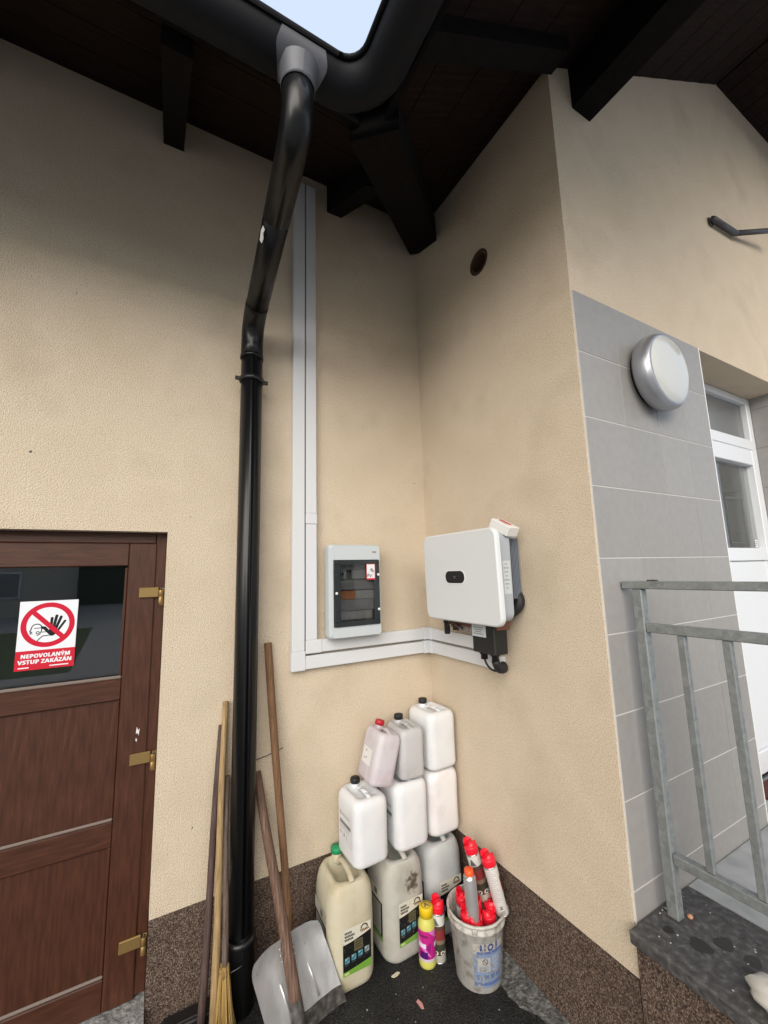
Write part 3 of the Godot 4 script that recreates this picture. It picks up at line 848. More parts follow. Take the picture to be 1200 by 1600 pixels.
# ---------------------------------------------------------------- electrical things
func build_fuse_box() -> void:
	var c := Vector3(-0.57, 1.655, 0.0)
	var t := thing("fuse_box", "grey wall-mounted fuse box with smoked transparent door", "fuse box", c)
	var w := 0.315; var hh := 0.508
	# back shell
	var shell := rounded(w, hh, 0.018, 5)
	part(t, "back_shell", prism(shell, 0.0415, 0.062), M.box_grey_back)
	# front cover: open in the middle, sides slope inwards to the front
	var st := st_new()
	var o0 := rounded(w + 0.004, hh + 0.004, 0.02, 5); var o1 := rounded(w + 0.004, hh + 0.004, 0.02, 5); var o2 := rounded(w - 0.02, hh - 0.012, 0.016, 5)
	var win := rounded(0.282, 0.362, 0.004, 5)
	var n := o0.size()
	var sh := Vector2(0, -0.012)
	for i in n:
		var j := (i + 1) % n
		quad(st, Vector3(o0[i].x, o0[i].y, 0.0625), Vector3(o0[j].x, o0[j].y, 0.0625), Vector3(o1[j].x, o1[j].y, 0.105), Vector3(o1[i].x, o1[i].y, 0.105))
		quad(st, Vector3(o1[i].x, o1[i].y, 0.105), Vector3(o1[j].x, o1[j].y, 0.105), Vector3(o2[j].x, o2[j].y, 0.130), Vector3(o2[i].x, o2[i].y, 0.130))
		var wi := win[i] + sh; var wj := win[j] + sh
		quad(st, Vector3(o2[i].x, o2[i].y, 0.130), Vector3(o2[j].x, o2[j].y, 0.130), Vector3(wj.x, wj.y, 0.130), Vector3(wi.x, wi.y, 0.130))
		quad(st, Vector3(wi.x, wi.y, 0.130), Vector3(wj.x, wj.y, 0.130), Vector3(wj.x, wj.y, 0.066), Vector3(wi.x, wi.y, 0.066))
	part(t, "front_cover", done(st), M.box_grey)
	# inside: apron plates between three module rows
	for y in [[0.120, 0.165], [0.010, 0.062], [-0.105, -0.045], [-0.190, -0.165]]:
		part(t, "apron", box_mesh(Vector3(0.274, y[1] - y[0], 0.01), 0.001), M.module_grey, Vector3(0, (y[0] + y[1]) / 2 - 0.006, 0.098))
	for k in 13:
		if k == 4 or k == 5: continue
		part(t, "breaker", box_mesh(Vector3(0.0165, 0.05, 0.02), 0.001), M.module_white if k > 2 else M.module_grey, Vector3(-0.112 + k * 0.0178, 0.088, 0.090))
		if k < 3:
			part(t, "toggle", box_mesh(Vector3(0.008, 0.014, 0.01), 0.001), M.black_plastic, Vector3(-0.112 + k * 0.0178, 0.092, 0.105))
	for k in 7:
		part(t, "surge_module", box_mesh(Vector3(0.0168, 0.046, 0.024), 0.0015), M.orange_module, Vector3(-0.112 + k * 0.0176, -0.026, 0.094))
		part(t, "breaker", box_mesh(Vector3(0.0168, 0.046, 0.018), 0.001), M.module_white, Vector3(0.013 + k * 0.0178, -0.026, 0.09))
	for k in 13:
		part(t, "breaker", box_mesh(Vector3(0.0165, 0.046, 0.018), 0.001), M.module_white, Vector3(-0.112 + k * 0.0178, -0.137, 0.09))
	# smoked door with raised inner pane
	var dr := part(t, "door", prism(rounded(0.277, 0.356, 0.006, 4), 0.1305, 0.1345), M.smoked_cover, Vector3(0, -0.012, 0))
	for f in [[0, 0.166, 0.277, 0.024], [0, -0.166, 0.277, 0.024], [-0.121, 0, 0.035, 0.308], [0.121, 0, 0.035, 0.308]]:
		part(dr, "frame", box_mesh(Vector3(f[2], f[3], 0.006), 0.002), M.smoked_frame, Vector3(f[0], f[1], 0.138))
	for s in [[-0.128, 0.0], [0.129, 0.095], [0.129, -0.098]]:
		part(dr, "screw", lathe([[0.0001, 0.0], [0.0075, 0.0], [0.008, 0.004], [0.006, 0.007], [0.0001, 0.008]], 14), M.paper_white, Vector3(s[0], s[1], 0.141), Vector3(PI / 2, 0, 0))
	for s in [[-0.124, 0.10], [-0.124, -0.09], [-0.124, -0.166], [0.124, -0.166], [0.124, 0.166], [-0.124, 0.166]]:
		part(dr, "screw", lathe([[0.0001, 0.0], [0.005, 0.0], [0.005, 0.002], [0.0001, 0.002]], 12), M.black_plastic, Vector3(s[0], s[1], 0.141), Vector3(PI / 2, 0, 0))
	# sticker with house outline and lettering
	var sp := Vector3(0.082, 0.112, 0.1415)
	part(dr, "sticker", box_mesh(Vector3(0.056, 0.088, 0.0006), 0.0), M.red_print, sp)
	part(dr, "sticker_print", quad_mesh(0.050, 0.080), image_mat("pv_sticker", pv_image(), 0.4), sp + Vector3(0, 0.003, 0.0006))
	lettering(dr, "PV", 0.018, M.grey_print, sp + Vector3(-0.010, -0.022, 0.0012))
	part(t, "maker_mark", box_mesh(Vector3(0.026, 0.010, 0.0004), 0.0), M.connector_grey, Vector3(0.112, 0.212, 0.1303))

func quad_mesh(w: float, h: float) -> ArrayMesh:
	var st := st_new()
	quad(st, Vector3(-w / 2, -h / 2, 0), Vector3(w / 2, -h / 2, 0), Vector3(w / 2, h / 2, 0), Vector3(-w / 2, h / 2, 0))
	return done(st)

func image_mat(called: String, im: Image, rough := 0.5) -> StandardMaterial3D:
	var m := mat(called, Color.WHITE, rough)
	m.albedo_texture = ImageTexture.create_from_image(im)
	m.texture_repeat = false
	return m

func lettering(parent: Node3D, text: String, size: float, m: Material, at: Vector3, stretch := 1.0, weight := 800, rot := Vector3.ZERO) -> MeshInstance3D:
	var f := SystemFont.new()
	f.font_names = PackedStringArray(["Droid Sans"])
	f.font_weight = weight
	var t := TextMesh.new()
	var fv := FontVariation.new()
	fv.base_font = f
	t.font = fv
	t.font_size = 48
	t.text = text
	t.depth = 0.0004 / (size / 0.36)
	t.pixel_size = 0.01
	t.curve_step = 1.0
	var o := part(parent, "lettering", t, m, at, rot)
	var k := size / 0.36
	# stretch above 0.01 but below 1 is the wanted width in metres
	var sx := k * stretch if stretch >= 1.0 else stretch / t.get_aabb().size.x
	o.scale = Vector3(sx, k, k)
	if stretch < 1.0:     # heavy face: the same word twice more, a hair to either side
		for e in [-1.0, 1.0]:
			var o2 := part(parent, "lettering", t, m, at + Vector3(e * size * 0.045, e * size * 0.02, -0.00005 * e), rot)
			o2.scale = o.scale
	return o

func line(im: Image, a: Vector2, b: Vector2, w: float, c: Color) -> void:
	var x0 := int(minf(a.x, b.x) - w - 1); var x1 := int(maxf(a.x, b.x) + w + 1)
	var y0 := int(minf(a.y, b.y) - w - 1); var y1 := int(maxf(a.y, b.y) + w + 1)
	for y in range(maxi(y0, 0), mini(y1 + 1, im.get_height())):
		for x in range(maxi(x0, 0), mini(x1 + 1, im.get_width())):
			var p := Vector2(x + 0.5, y + 0.5)
			var q := Geometry2D.get_closest_point_to_segment(p, a, b)
			var k := clampf(w / 2 - p.distance_to(q) + 0.5, 0, 1)
			if k > 0: im.set_pixel(x, y, im.get_pixel(x, y).lerp(c, k))

func arc(im: Image, c: Vector2, r: float, a0: float, a1: float, w: float, col: Color, n := 20) -> void:
	for i in n:
		var t0 := lerpf(a0, a1, float(i) / n); var t1 := lerpf(a0, a1, float(i + 1) / n)
		line(im, c + Vector2(cos(t0), sin(t0)) * r, c + Vector2(cos(t1), sin(t1)) * r, w, col)

func pv_image() -> Image:
	var im := Image.create(100, 160, false, Image.FORMAT_RGB8)
	im.fill(Color(.88, .88, .90))
	im.fill_rect(Rect2i(0, 0, 100, 4), Color(.85, .5, .55)); im.fill_rect(Rect2i(0, 156, 100, 4), Color(.85, .5, .55))
	line(im, Vector2(14, 112), Vector2(46, 70), 3, Color(.45, .45, .45))
	line(im, Vector2(46, 70), Vector2(92, 104), 3, Color(.45, .45, .45))
	for k in 5:
		line(im, Vector2(44 + k * 8, 62 + k * 6), Vector2(62 + k * 7, 46 + k * 8), 9, Color(.50, .52, .54))
	line(im, Vector2(78, 112), Vector2(70, 138), 3, Color(.35, .35, .35))
	return im

func build_inverter() -> void:
	# faces -x; local frame: x -> along wall (+z world), y up, z out of the wall (-x world)
	var t := thing("solar_inverter", "white square solar inverter with black oval display on the wall", "inverter", Vector3(-0.002, 1.50, 0.60))
	t.rotation.y = -PI / 2
	var cx := 0.005; var cy := 0.2225
	# wall bracket, finned heat sink, grey housing, white front cover
	part(t, "wall_plate", box_mesh(Vector3(0.40, 0.26, 0.014), 0.002), M.inverter_grey, Vector3(cx - 0.02, cy + 0.03, 0.0075))
	var hs := part(t, "heat_sink", box_mesh(Vector3(0.36, 0.315, 0.092), 0.004), M.inverter_grey, Vector3(cx + 0.008, cy + 0.035, 0.062))
	for k in 9:
		part(hs, "fin", box_mesh(Vector3(0.020, 0.285, 0.0042), 0.0005), M.inverter_fin, Vector3(0.180 + 0.0105, -0.005, -0.036 + k * 0.0090))
	part(t, "flange", plate(0.42, 0.335, 0.02, 0.1085, 0.124, 0.004), M.inverter_grey, Vector3(cx - 0.012, cy + 0.03, 0))
	part(t, "housing", plate(0.520, 0.415, 0.045, 0.1245, 0.190, 0.01), M.inverter_grey, Vector3(cx - 0.010, cy - 0.004, 0))
	part(t, "spacer", plate(0.47, 0.39, 0.04, 0.1905, 0.2145, 0.002), M.soft_black, Vector3(cx - 0.012, cy, 0))
	var fc := part(t, "front_cover", plate(0.568, 0.445, 0.045, 0.215, 0.240, 0.008), M.inverter_white, Vector3(cx, cy, 0))
	fc.rotation.x = 0.02
	var dsp := part(fc, "display", prism(rounded(0.148, 0.060, 0.0295, 8), 0.2395, 0.2425), M.black_plastic, Vector3(-0.018, -0.001, 0))
	dsp.set_meta("label", "black oval display window")
	part(fc, "bezel", ring_plate(0.158, 0.070, 0.0345, 0.148, 0.060, 0.0295, 0.2395, 0.2415), M.inverter_edge, Vector3(-0.018, -0.001, 0))
	for k in 3:
		part(fc, "mark", prism(pts2([[-0.002, 0], [0.002, 0], [0.0035, 0.011], [0, 0.014], [-0.0035, 0.011]]), 0.2426, 0.2429), M.grey_print, Vector3(-0.018, -0.009, 0), Vector3(0, 0, (k - 1) * 0.5))
	# rating plate on the side of the housing
	var rp := part(t, "rating_plate", box_mesh(Vector3(0.0006, 0.15, 0.046), 0.0), M.box_grey, Vector3(cx + 0.2505, cy - 0.01, 0.152))
	for k in 7:
		part(rp, "print_line", box_mesh(Vector3(0.0004, 0.003, 0.014 + 0.018 * ((k * 5) % 3) / 2.0), 0.0), M.grey_print, Vector3(0.0006, 0.06 - k * 0.018, 0.004))
	part(t, "clip", box_mesh(Vector3(0.016, 0.05, 0.02), 0.002), M.inverter_grey, Vector3(cx + 0.168, cy + 0.085, 0.02))
	part(t, "earth_tag", box_mesh(Vector3(0.010, 0.022, 0.008), 0.002), M.yellow_tag, Vector3(cx + 0.172, cy - 0.10, 0.03))
	# connection panel below
	part(t, "terminal_panel", box_mesh(Vector3(0.40, 0.045, 0.085), 0.003), M.copper_dark, Vector3(cx - 0.03, -0.012, 0.115))
	for k in 7:
		part(t, "connector", lathe([[0.0001, -0.05], [0.009, -0.05], [0.011, -0.045], [0.011, -0.02], [0.008, -0.018], [0.008, 0.0]], 12), M.connector_grey if k > 1 else M.soft_black, Vector3(-0.175 + k * 0.026, -0.018, 0.13 - 0.004 * (k % 2)))
	part(t, "data_dongle", lathe([[0.0001, -0.085], [0.014, -0.085], [0.016, -0.08], [0.016, -0.03], [0.019, -0.028], [0.019, 0.0], [0.012, 0.002]], 16), M.soft_black, Vector3(-0.215, -0.005, 0.15))
	var jb := part(t, "terminal_box", box_mesh(Vector3(0.155, 0.135, 0.085), 0.005), M.soft_black, Vector3(0.085, -0.080, 0.125))
	part(jb, "sticker", box_mesh(Vector3(0.098, 0.055, 0.0006), 0.0), M.connector_label if M.has("connector_label") else M.box_grey, Vector3(-0.026, 0.036, 0.0432))
	for k in 4:
		part(jb, "print_line", box_mesh(Vector3(0.07 - 0.012 * (k % 3), 0.003, 0.0004), 0.0), M.grey_print, Vector3(-0.03, 0.052 - k * 0.010, 0.0438))
	for k in 2:
		part(jb, "gland", lathe([[0.0001, -0.035], [0.017, -0.035], [0.017, -0.012], [0.023, -0.01], [0.023, 0.0]], 14), M.soft_black, Vector3(-0.045 + k * 0.075, -0.068, 0.0))
	part(t, "cable", tube(bend([Vector3(0.115, -0.18, 0.125), Vector3(0.116, -0.222, 0.112), Vector3(0.098, -0.232, 0.050), Vector3(0.060, -0.222, 0.025)], 0.03), 0.0195, -1, 12), M.soft_black)
	part(t, "cable", tube(bend([Vector3(0.04, -0.18, 0.125), Vector3(0.046, -0.222, 0.120), Vector3(0.085, -0.248, 0.085), Vector3(0.075, -0.232, 0.040)], 0.04), 0.005, -1, 8), M.soft_black)
	for k in 3:
		part(t, "cable", tube(bend([Vector3(-0.19 + k * 0.03, -0.045, 0.165), Vector3(-0.16 + k * 0.03, -0.02, 0.175), Vector3(-0.12 + k * 0.03, -0.048, 0.168)], 0.02), 0.004, -1, 8), M.soft_black if k != 1 else M.copper_dark)
	# corrugated hose behind, bowing out at the right
	var hose := bend([Vector3(0.05, -0.01, 0.085), Vector3(0.15, 0.022, 0.065), Vector3(0.222, 0.085, 0.032), Vector3(0.17, 0.15, 0.026)], 0.05, 6)
	part(t, "hose", tube(hose, 0.024, 0.026, 12), M.soft_black)
	# carton lying on the inverter
	var b := thing("small_carton", "small white carton with red print lying on the inverter", "box", Vector3(-0.125, 1.925, 0.815))
	b.rotation = Vector3(0.50, 0.10, 0.0)
	part(b, "carton", box_mesh(Vector3(0.075, 0.045, 0.115), 0.002), M.paper_white, Vector3(0, 0.0225, 0))
	part(b, "red_band", box_mesh(Vector3(0.022, 0.0008, 0.07), 0.0), M.red_print, Vector3(0.012, 0.0456, -0.012))
	part(b, "print_line", box_mesh(Vector3(0.003, 0.0006, 0.05), 0.0), M.grey_print, Vector3(-0.010, 0.0456, -0.01))

func ring_plate(w: float, h: float, r: float, w2: float, h2: float, r2: float, z0: float, z1: float) -> ArrayMesh:
	var st := st_new()
	var a := rounded(w, h, r, 8); var b := rounded(w2, h2, r2, 8)
	for i in a.size():
		var j := (i + 1) % a.size()
		quad(st, Vector3(a[i].x, a[i].y, z0), Vector3(a[j].x, a[j].y, z0), Vector3(a[j].x, a[j].y, z1), Vector3(a[i].x, a[i].y, z1))
		quad(st, Vector3(a[i].x, a[i].y, z1), Vector3(a[j].x, a[j].y, z1), Vector3(b[j].x, b[j].y, z1), Vector3(b[i].x, b[i].y, z1))
		quad(st, Vector3(b[i].x, b[i].y, z1), Vector3(b[j].x, b[j].y, z1), Vector3(b[j].x, b[j].y, z0), Vector3(b[i].x, b[i].y, z0))
	return done(st)

# ---------------------------------------------------------------- sign
func build_sign() -> void:
	var w := 0.203; var h := 0.287
	var s := thing("warning_sign", "white and red no entry sign with hand stuck on the door glass", "sign", Vector3(-1.960, 1.3795, -0.0830))
	var y0 := h / 2
	part(s, "plate", box_mesh(Vector3(w, h, 0.0008), 0.0), M.sign_white, Vector3(0, y0, 0.0))
	part(s, "pictogram", quad_mesh(w - 0.002, 0.203), image_mat("sign_print", sign_image(), 0.35), Vector3(0, h - 0.1025, 0.0007))
	part(s, "caption_panel", box_mesh(Vector3(w, 0.080, 0.0008), 0.0), M.sign_red, Vector3(0, 0.040, 0.0009))
	lettering(s, "NEPOVOLANÝM", 0.0165, M.sign_white, Vector3(0.001, 0.0570, 0.0016), 0.166)
	lettering(s, "VSTUP ZAKÁZÁN", 0.0165, M.sign_white, Vector3(0.001, 0.0330, 0.0016), 0.182)
	part(s, "print_line", box_mesh(Vector3(0.036, 0.0045, 0.0004), 0.0), M.sign_white, Vector3(-0.071, 0.0105, 0.0015))
	part(s, "print_line", box_mesh(Vector3(0.066, 0.0045, 0.0004), 0.0), M.sign_white, Vector3(0.049, 0.0115, 0.0015))

func sign_image() -> Image:
	var n := 512
	var im := Image.create(n, n, false, Image.FORMAT_RGB8)
	var white := Color(.90, .915, .94); var red := Color(.785, .015, .19); var black := Color(.03, .03, .035)
	im.fill(white)
	# palm, fingers, thumb
	var pc := Vector2(308, 330)
	for k in 22:
		line(im, pc + Vector2(-34 + k * 2.6, -20), pc + Vector2(-26 + k * 2.2, 42 - absf(k - 9) * 1.6), 14, black)
	line(im, pc + Vector2(-28, -24), Vector2(286, 190), 26, black)
	line(im, pc + Vector2(-4, -28), Vector2(326, 166), 27, black)
	line(im, pc + Vector2(18, -24), Vector2(366, 180), 26, black)
	line(im, pc + Vector2(34, 0), Vector2(404, 226), 22, black)
	line(im, pc + Vector2(-20, 34), Vector2(226, 288), 30, black)
	line(im, Vector2(240, 300), Vector2(206, 282), 26, black)
	# head outline, cap peak, ear, arm
	arc(im, Vector2(158, 290), 46, PI * 0.98, PI * 2.0, 9, black)
	line(im, Vector2(112, 290), Vector2(100, 322), 9, black); line(im, Vector2(100, 322), Vector2(118, 326), 9, black)
	line(im, Vector2(118, 326), Vector2(104, 344), 9, black); line(im, Vector2(104, 344), Vector2(124, 346), 5, black)
	line(im, Vector2(140, 288), Vector2(204, 286), 7, black)
	line(im, Vector2(204, 286), Vector2(198, 332), 9, black)
	arc(im, Vector2(170, 336), 13, 0, TAU, 7, black); arc(im, Vector2(168, 336), 26, 0.0, PI * 0.55, 7, black)
	line(im, Vector2(198, 332), Vector2(246, 332), 7, black)
	line(im, Vector2(266, 372), Vector2(214, 374), 9, black); line(im, Vector2(214, 374), Vector2(172, 420), 9, black)
	# ring and bar
	arc(im, Vector2(256, 256), 213, 0, TAU, 50, red, 90)
	line(im, Vector2(108, 105), Vector2(404, 407), 46, red)
	return im

# ---------------------------------------------------------------- entrance things
func build_lamp() -> void:
	var t := thing("wall_lamp", "round silver wall lamp with white diffuser on grey tiles", "lamp", Vector3(0.535, 2.668, FZ + 0.009))
	t.rotation.x = PI / 2
	part(t, "back_plate", lathe([[0.0001, 0.0], [0.150, 0.0], [0.150, 0.026], [0.0001, 0.026]], 48), M.black_plastic)
	part(t, "ring", lathe([[0.150, 0.018], [0.174, 0.020], [0.184, 0.032], [0.190, 0.055], [0.188, 0.080], [0.176, 0.100], [0.166, 0.106], [0.162, 0.103]], 64), M.lamp_silver)
	part(t, "diffuser", lathe([[0.1655, 0.102], [0.150, 0.112], [0.120, 0.121], [0.080, 0.127], [0.040, 0.130], [0.0001, 0.131]], 64), M.lamp_diffuser)

func build_bracket() -> void:
	var t := thing("wall_bracket", "bent grey steel arm fixed high on the gable wall", "bracket", Vector3(1.519, 3.98, FZ))
	var o := t.position
	var a := Vector3(1.519, 3.978, FZ + 0.028); var b := Vector3(1.853, 4.010, FZ + 0.028); var c := Vector3(2.35, 4.17, 1.32)
	part(t, "arm", tube([a - o, b + Vector3(0.012, 0, 0) - o], 0.022, -1, 4), M.rusty_steel)
	part(t, "arm", tube([b - o, c - o], 0.018, -1, 8), M.rusty_steel)
	part(t, "foot", box_mesh(Vector3(0.05, 0.05, 0.012), 0.002), M.rusty_steel, Vector3(1.545, 3.981, FZ + 0.0065) - o)

func build_landing() -> void:
	var t := thing("entrance_landing", "raised entrance landing with dark stone edge and brown mosaic side", "landing", Vector3(0.3, G, FZ))
	var o := t.position
	part(t, "side", box_mesh(Vector3(3.4, STEP - 0.045 - G + 0.2, 2.4), 0.002), M.mosaic_plaster, Vector3(1.68, (STEP - 0.045 + G - 0.2) / 2, FZ + 1.212) - o)
	part(t, "ledge", box_mesh(Vector3(0.40, 0.045, 2.42), 0.006), M.ledge_stone, Vector3(0.145, STEP - 0.022, FZ + 1.222) - o)
	for e in [[0.158, 1.408, 0.032, 0.025], [0.085, 1.372, 0.029, 0.033], [0.108, 1.500, 0.022, 0.024], [0.162, 1.484, 0.026, 0.022], [0.060, 1.285, 0.018, 0.016]]:
		var pl := PackedVector2Array()
		for i in 18:
			var a := TAU * i / 18
			var rr := 1.0 + 0.12 * sin(a * 3 + e[0] * 50) + 0.06 * sin(a * 7)
			pl.append(Vector2(cos(a) * e[2] * rr, sin(a) * e[3] * rr))
		part(t, "wet_spot", prism(pl, 0.0, 0.0006, "xzy"), M.wet_stone, Vector3(e[0], STEP + 0.0007, e[1]) - o)
	part(t, "floor", box_mesh(Vector3(3.05, 0.041, 2.4), 0.002), M.landing_concrete, Vector3(1.875, STEP - 0.024, FZ + 1.211) - o)
	# recess floor in front of the door
	part(t, "threshold", box_mesh(Vector3(ER - EL - 0.02, 0.045, 0.185), 0.002), M.landing_concrete, Vector3((EL + ER) / 2, STEP - 0.0265, FZ - 0.096) - o)
	single("doormat", prism(rounded(0.75, 0.13, 0.01, 3), 0.0, 0.012, "xzy"), M.maroon_mat, "dark red mat at the foot of the white entrance door", "mat", Vector3(1.74, STEP - 0.003, FZ - 0.095))

func build_railing() -> void:
	var x := 0.14
	var t := thing("railing", "galvanised steel railing with square bars along the entrance landing", "railing", Vector3(x, STEP, 1.27))
	var o := t.position
	for z in [1.27, 2.9]:
		part(t, "post", box_mesh(Vector3(0.04, 1.165, 0.04), 0.004), M.galvanised, Vector3(x, STEP + 0.5835, z) - o)
	part(t, "top_rail", box_mesh(Vector3(0.045, 0.030, 1.76), 0.003), M.galvanised, Vector3(x, 1.672, 2.095) - o)
	part(t, "rail", box_mesh(Vector3(0.034, 0.034, 1.588), 0.003), M.galvanised, Vector3(x, 1.508, 2.085) - o)
	part(t, "rail", box_mesh(Vector3(0.034, 0.034, 1.588), 0.003), M.galvanised, Vector3(x, 0.693, 2.085) - o)
	for k in 10:
		part(t, "baluster", box_mesh(Vector3(0.024, 0.779, 0.024), 0.002), M.galvanised, Vector3(x, 1.1005, 1.408 + k * 0.139) - o)
	part(t, "weld", box_mesh(Vector3(0.02, 0.006, 0.035), 0.002), M.worn_steel, Vector3(x - 0.006, 1.690, 1.33) - o)

func build_bag() -> void:
	# crumpled bag of yellowish stuff on the ledge
	var t := thing("plastic_bag", "crumpled clear bag of yellowish grit lying on the dark ledge", "bag", Vector3(0.045, STEP, 1.60))
	var st := st_new(true)
	var n := FastNoiseLite.new(); n.seed = 5; n.frequency = 9.0
	var rows := 10; var seg := 20
	for k in rows:
		for i in seg:
			var q := []
			for c in [[k, i], [k, i + 1], [k + 1, i + 1], [k + 1, i]]:
				var ph: float = PI * c[0] / rows; var a: float = TAU * (c[1] % seg) / seg
				var d := Vector3(sin(ph) * cos(a), -cos(ph), sin(ph) * sin(a))
				var r := 1.0 + 0.28 * n.get_noise_3d(d.x * 0.3, d.y * 0.3, d.z * 0.3) + 0.05 * n.get_noise_3d(d.x, d.y, d.z)
				var p := Vector3(d.x * 0.06, maxf(d.y, -0.85) * 0.035 + 0.031, d.z * 0.085) * Vector3(r, 1.0, r)
				p.y += 0.012 * n.get_noise_3d(d.x * 2, 3, d.z * 2) * maxf(0, d.y)
				q.append(p)
			quad(st, q[3], q[2], q[1], q[0])
	part(t, "film", done(st), M.bag_film)
	part(t, "fill", lathe([[0.0001, 0.0615], [0.02, 0.064], [0.034, 0.0585], [0.04, 0.052]], 14), M.bag_fill)
	single("berry", lathe([[0.0001, 0.0], [0.007, 0.001], [0.010, 0.006], [0.008, 0.011], [0.0001, 0.013]], 12), M.berry, "small reddish crumb on the ledge at the foot of the railing post", "crumb", Vector3(0.175, STEP + 0.0015, 1.30))

# ---------------------------------------------------------------- canisters
func ring_pts(hx: float, hz: float, r: float, n := 5) -> PackedVector2Array:
	return rounded(hx * 2, hz * 2, minf(r, minf(hx, hz) * 0.98), n)

func canister_body(w: float, h: float, d: float, style: int) -> ArrayMesh:
	# style 0: slim white can with firm corners; 1: heavy drum-like can with long shoulders
	var levels: Array
	if style == 0:
		levels = [[0.0, .80, .84], [0.008, .88, .90], [0.03, .96, .97], [0.08, 1, 1], [0.45, .985, .99], [0.80, 1, 1], [0.88, .985, .985], [0.925, .94, .95], [0.955, .86, .90], [0.972, .78, .86]]
	else:
		levels = [[0.0, .78, .84], [0.008, .87, .90], [0.03, .95, .97], [0.07, .99, 1], [0.22, 1, 1], [0.60, 1, 1], [0.66, .985, .985], [0.76, .985, .985], [0.85, .955, .965], [0.91, .89, .93], [0.95, .80, .885], [0.972, .72, .85]]
	var st := st_new(true)
	var rc := minf(w, d) * (0.24 if style == 0 else 0.30)
	var rings := []
	for l in levels:
		var ring := ring_pts(w / 2 * l[1], d / 2 * l[2], rc * l[1])
		var pts := PackedVector3Array()
		for p in ring: pts.append(Vector3(p.x, h * l[0], p.y))
		rings.append(pts)
	# top with a basin either side of the handle
	var hx: float = w / 2 * levels[-1][1]; var hz: float = d / 2 * levels[-1][2]
	for s in [0.88, 0.72, 0.5, 0.25, 0.04]:
		var ring := ring_pts(hx * s, hz * s, rc * s)
		var pts := PackedVector3Array()
		for p in ring:
			var u := p.x / hx; var v := p.y / hz
			var y: float = h * (0.985 if s > 0.8 else 0.975)
			var basin := smoothstep(0.80, 0.45, absf(u)) * smoothstep(0.80, 0.5, absf(v + 0.05))
			pts.append(Vector3(p.x, y - h * (0.055 if style == 0 else 0.085) * basin, p.y))
		rings.append(pts)
	var n: int = rings[0].size()
	for k in rings.size() - 1:
		for i in n:
			var j := (i + 1) % n
			quad(st, rings[k + 1][i], rings[k + 1][j], rings[k][j], rings[k][i])
	for i in range(1, n - 1):
		tria(st, rings[0][0], rings[0][i], rings[0][i + 1])
		var e: PackedVector3Array = rings[rings.size() - 1]
		tria(st, e[0], e[i + 1], e[i])
	return done(st)

func patch(x0: float, x1: float, y0: float, y1: float, z: float, bulge := 0.0) -> ArrayMesh:
	var st := st_new(true)
	var n := 6
	for i in n:
		var q := []
		var uv := []
		for c in [[i, 0], [i + 1, 0], [i + 1, 1], [i, 1]]:
			var t := float(c[0]) / n
			q.append(Vector3(lerpf(x0, x1, t), y1 if c[1] else y0, z - bulge * pow(2 * t - 1, 2)))
			uv.append(Vector2(t, 1.0 - c[1]))
		quad(st, q[0], q[1], q[2], q[3], uv)
	return done(st)

func canister(label: String, at: Vector3, size: Vector3, style: int, body: Material, cap: Material, rot := Vector3.ZERO, group := "canisters stacked in the corner") -> Node3D:
	var t := thing("canister", label, "canister", at, group)
	t.rotation = rot
	var w := size.x; var h := size.y; var d := size.z
	part(t, "body", canister_body(w, h * (1.0 if style == 0 else 0.955), d, style), body)
	# handle: flat bar bridging the basin from neck to front
	var zb := -d * 0.20; var zf := d * 0.40
	var yb := h * 0.90
	var hp := [Vector3(0, yb + 0.0, zb - 0.012), Vector3(0, h * 0.985, zb + 0.012), Vector3(0, h * 1.0, lerpf(zb, zf, 0.5)), Vector3(0, h * 0.985, zf - 0.02), Vector3(0, h * 0.945, zf + 0.005)]
	part(t, "handle", tube(bend(hp, 0.03, 4), 0.008 if style == 0 else 0.0095, -1, 10, 1.5), body)
	var nr := 0.021 if style == 0 else 0.026
	var zc := -d * 0.33
	part(t, "neck", lathe([[nr, -0.03], [nr, 0.012], [nr * 0.8, 0.014]], 20), body, Vector3(0, h * 0.965, zc))
	if cap:
		part(t, "cap", lathe([[nr * 1.05, 0.0], [nr * 1.22, 0.002], [nr * 1.22, 0.022], [nr * 1.1, 0.026], [0.0001, 0.027]], 28, true, 0.0014, 0.001, 0.0221), cap, Vector3(0, h * 0.965 + 0.010, zc))
	return t

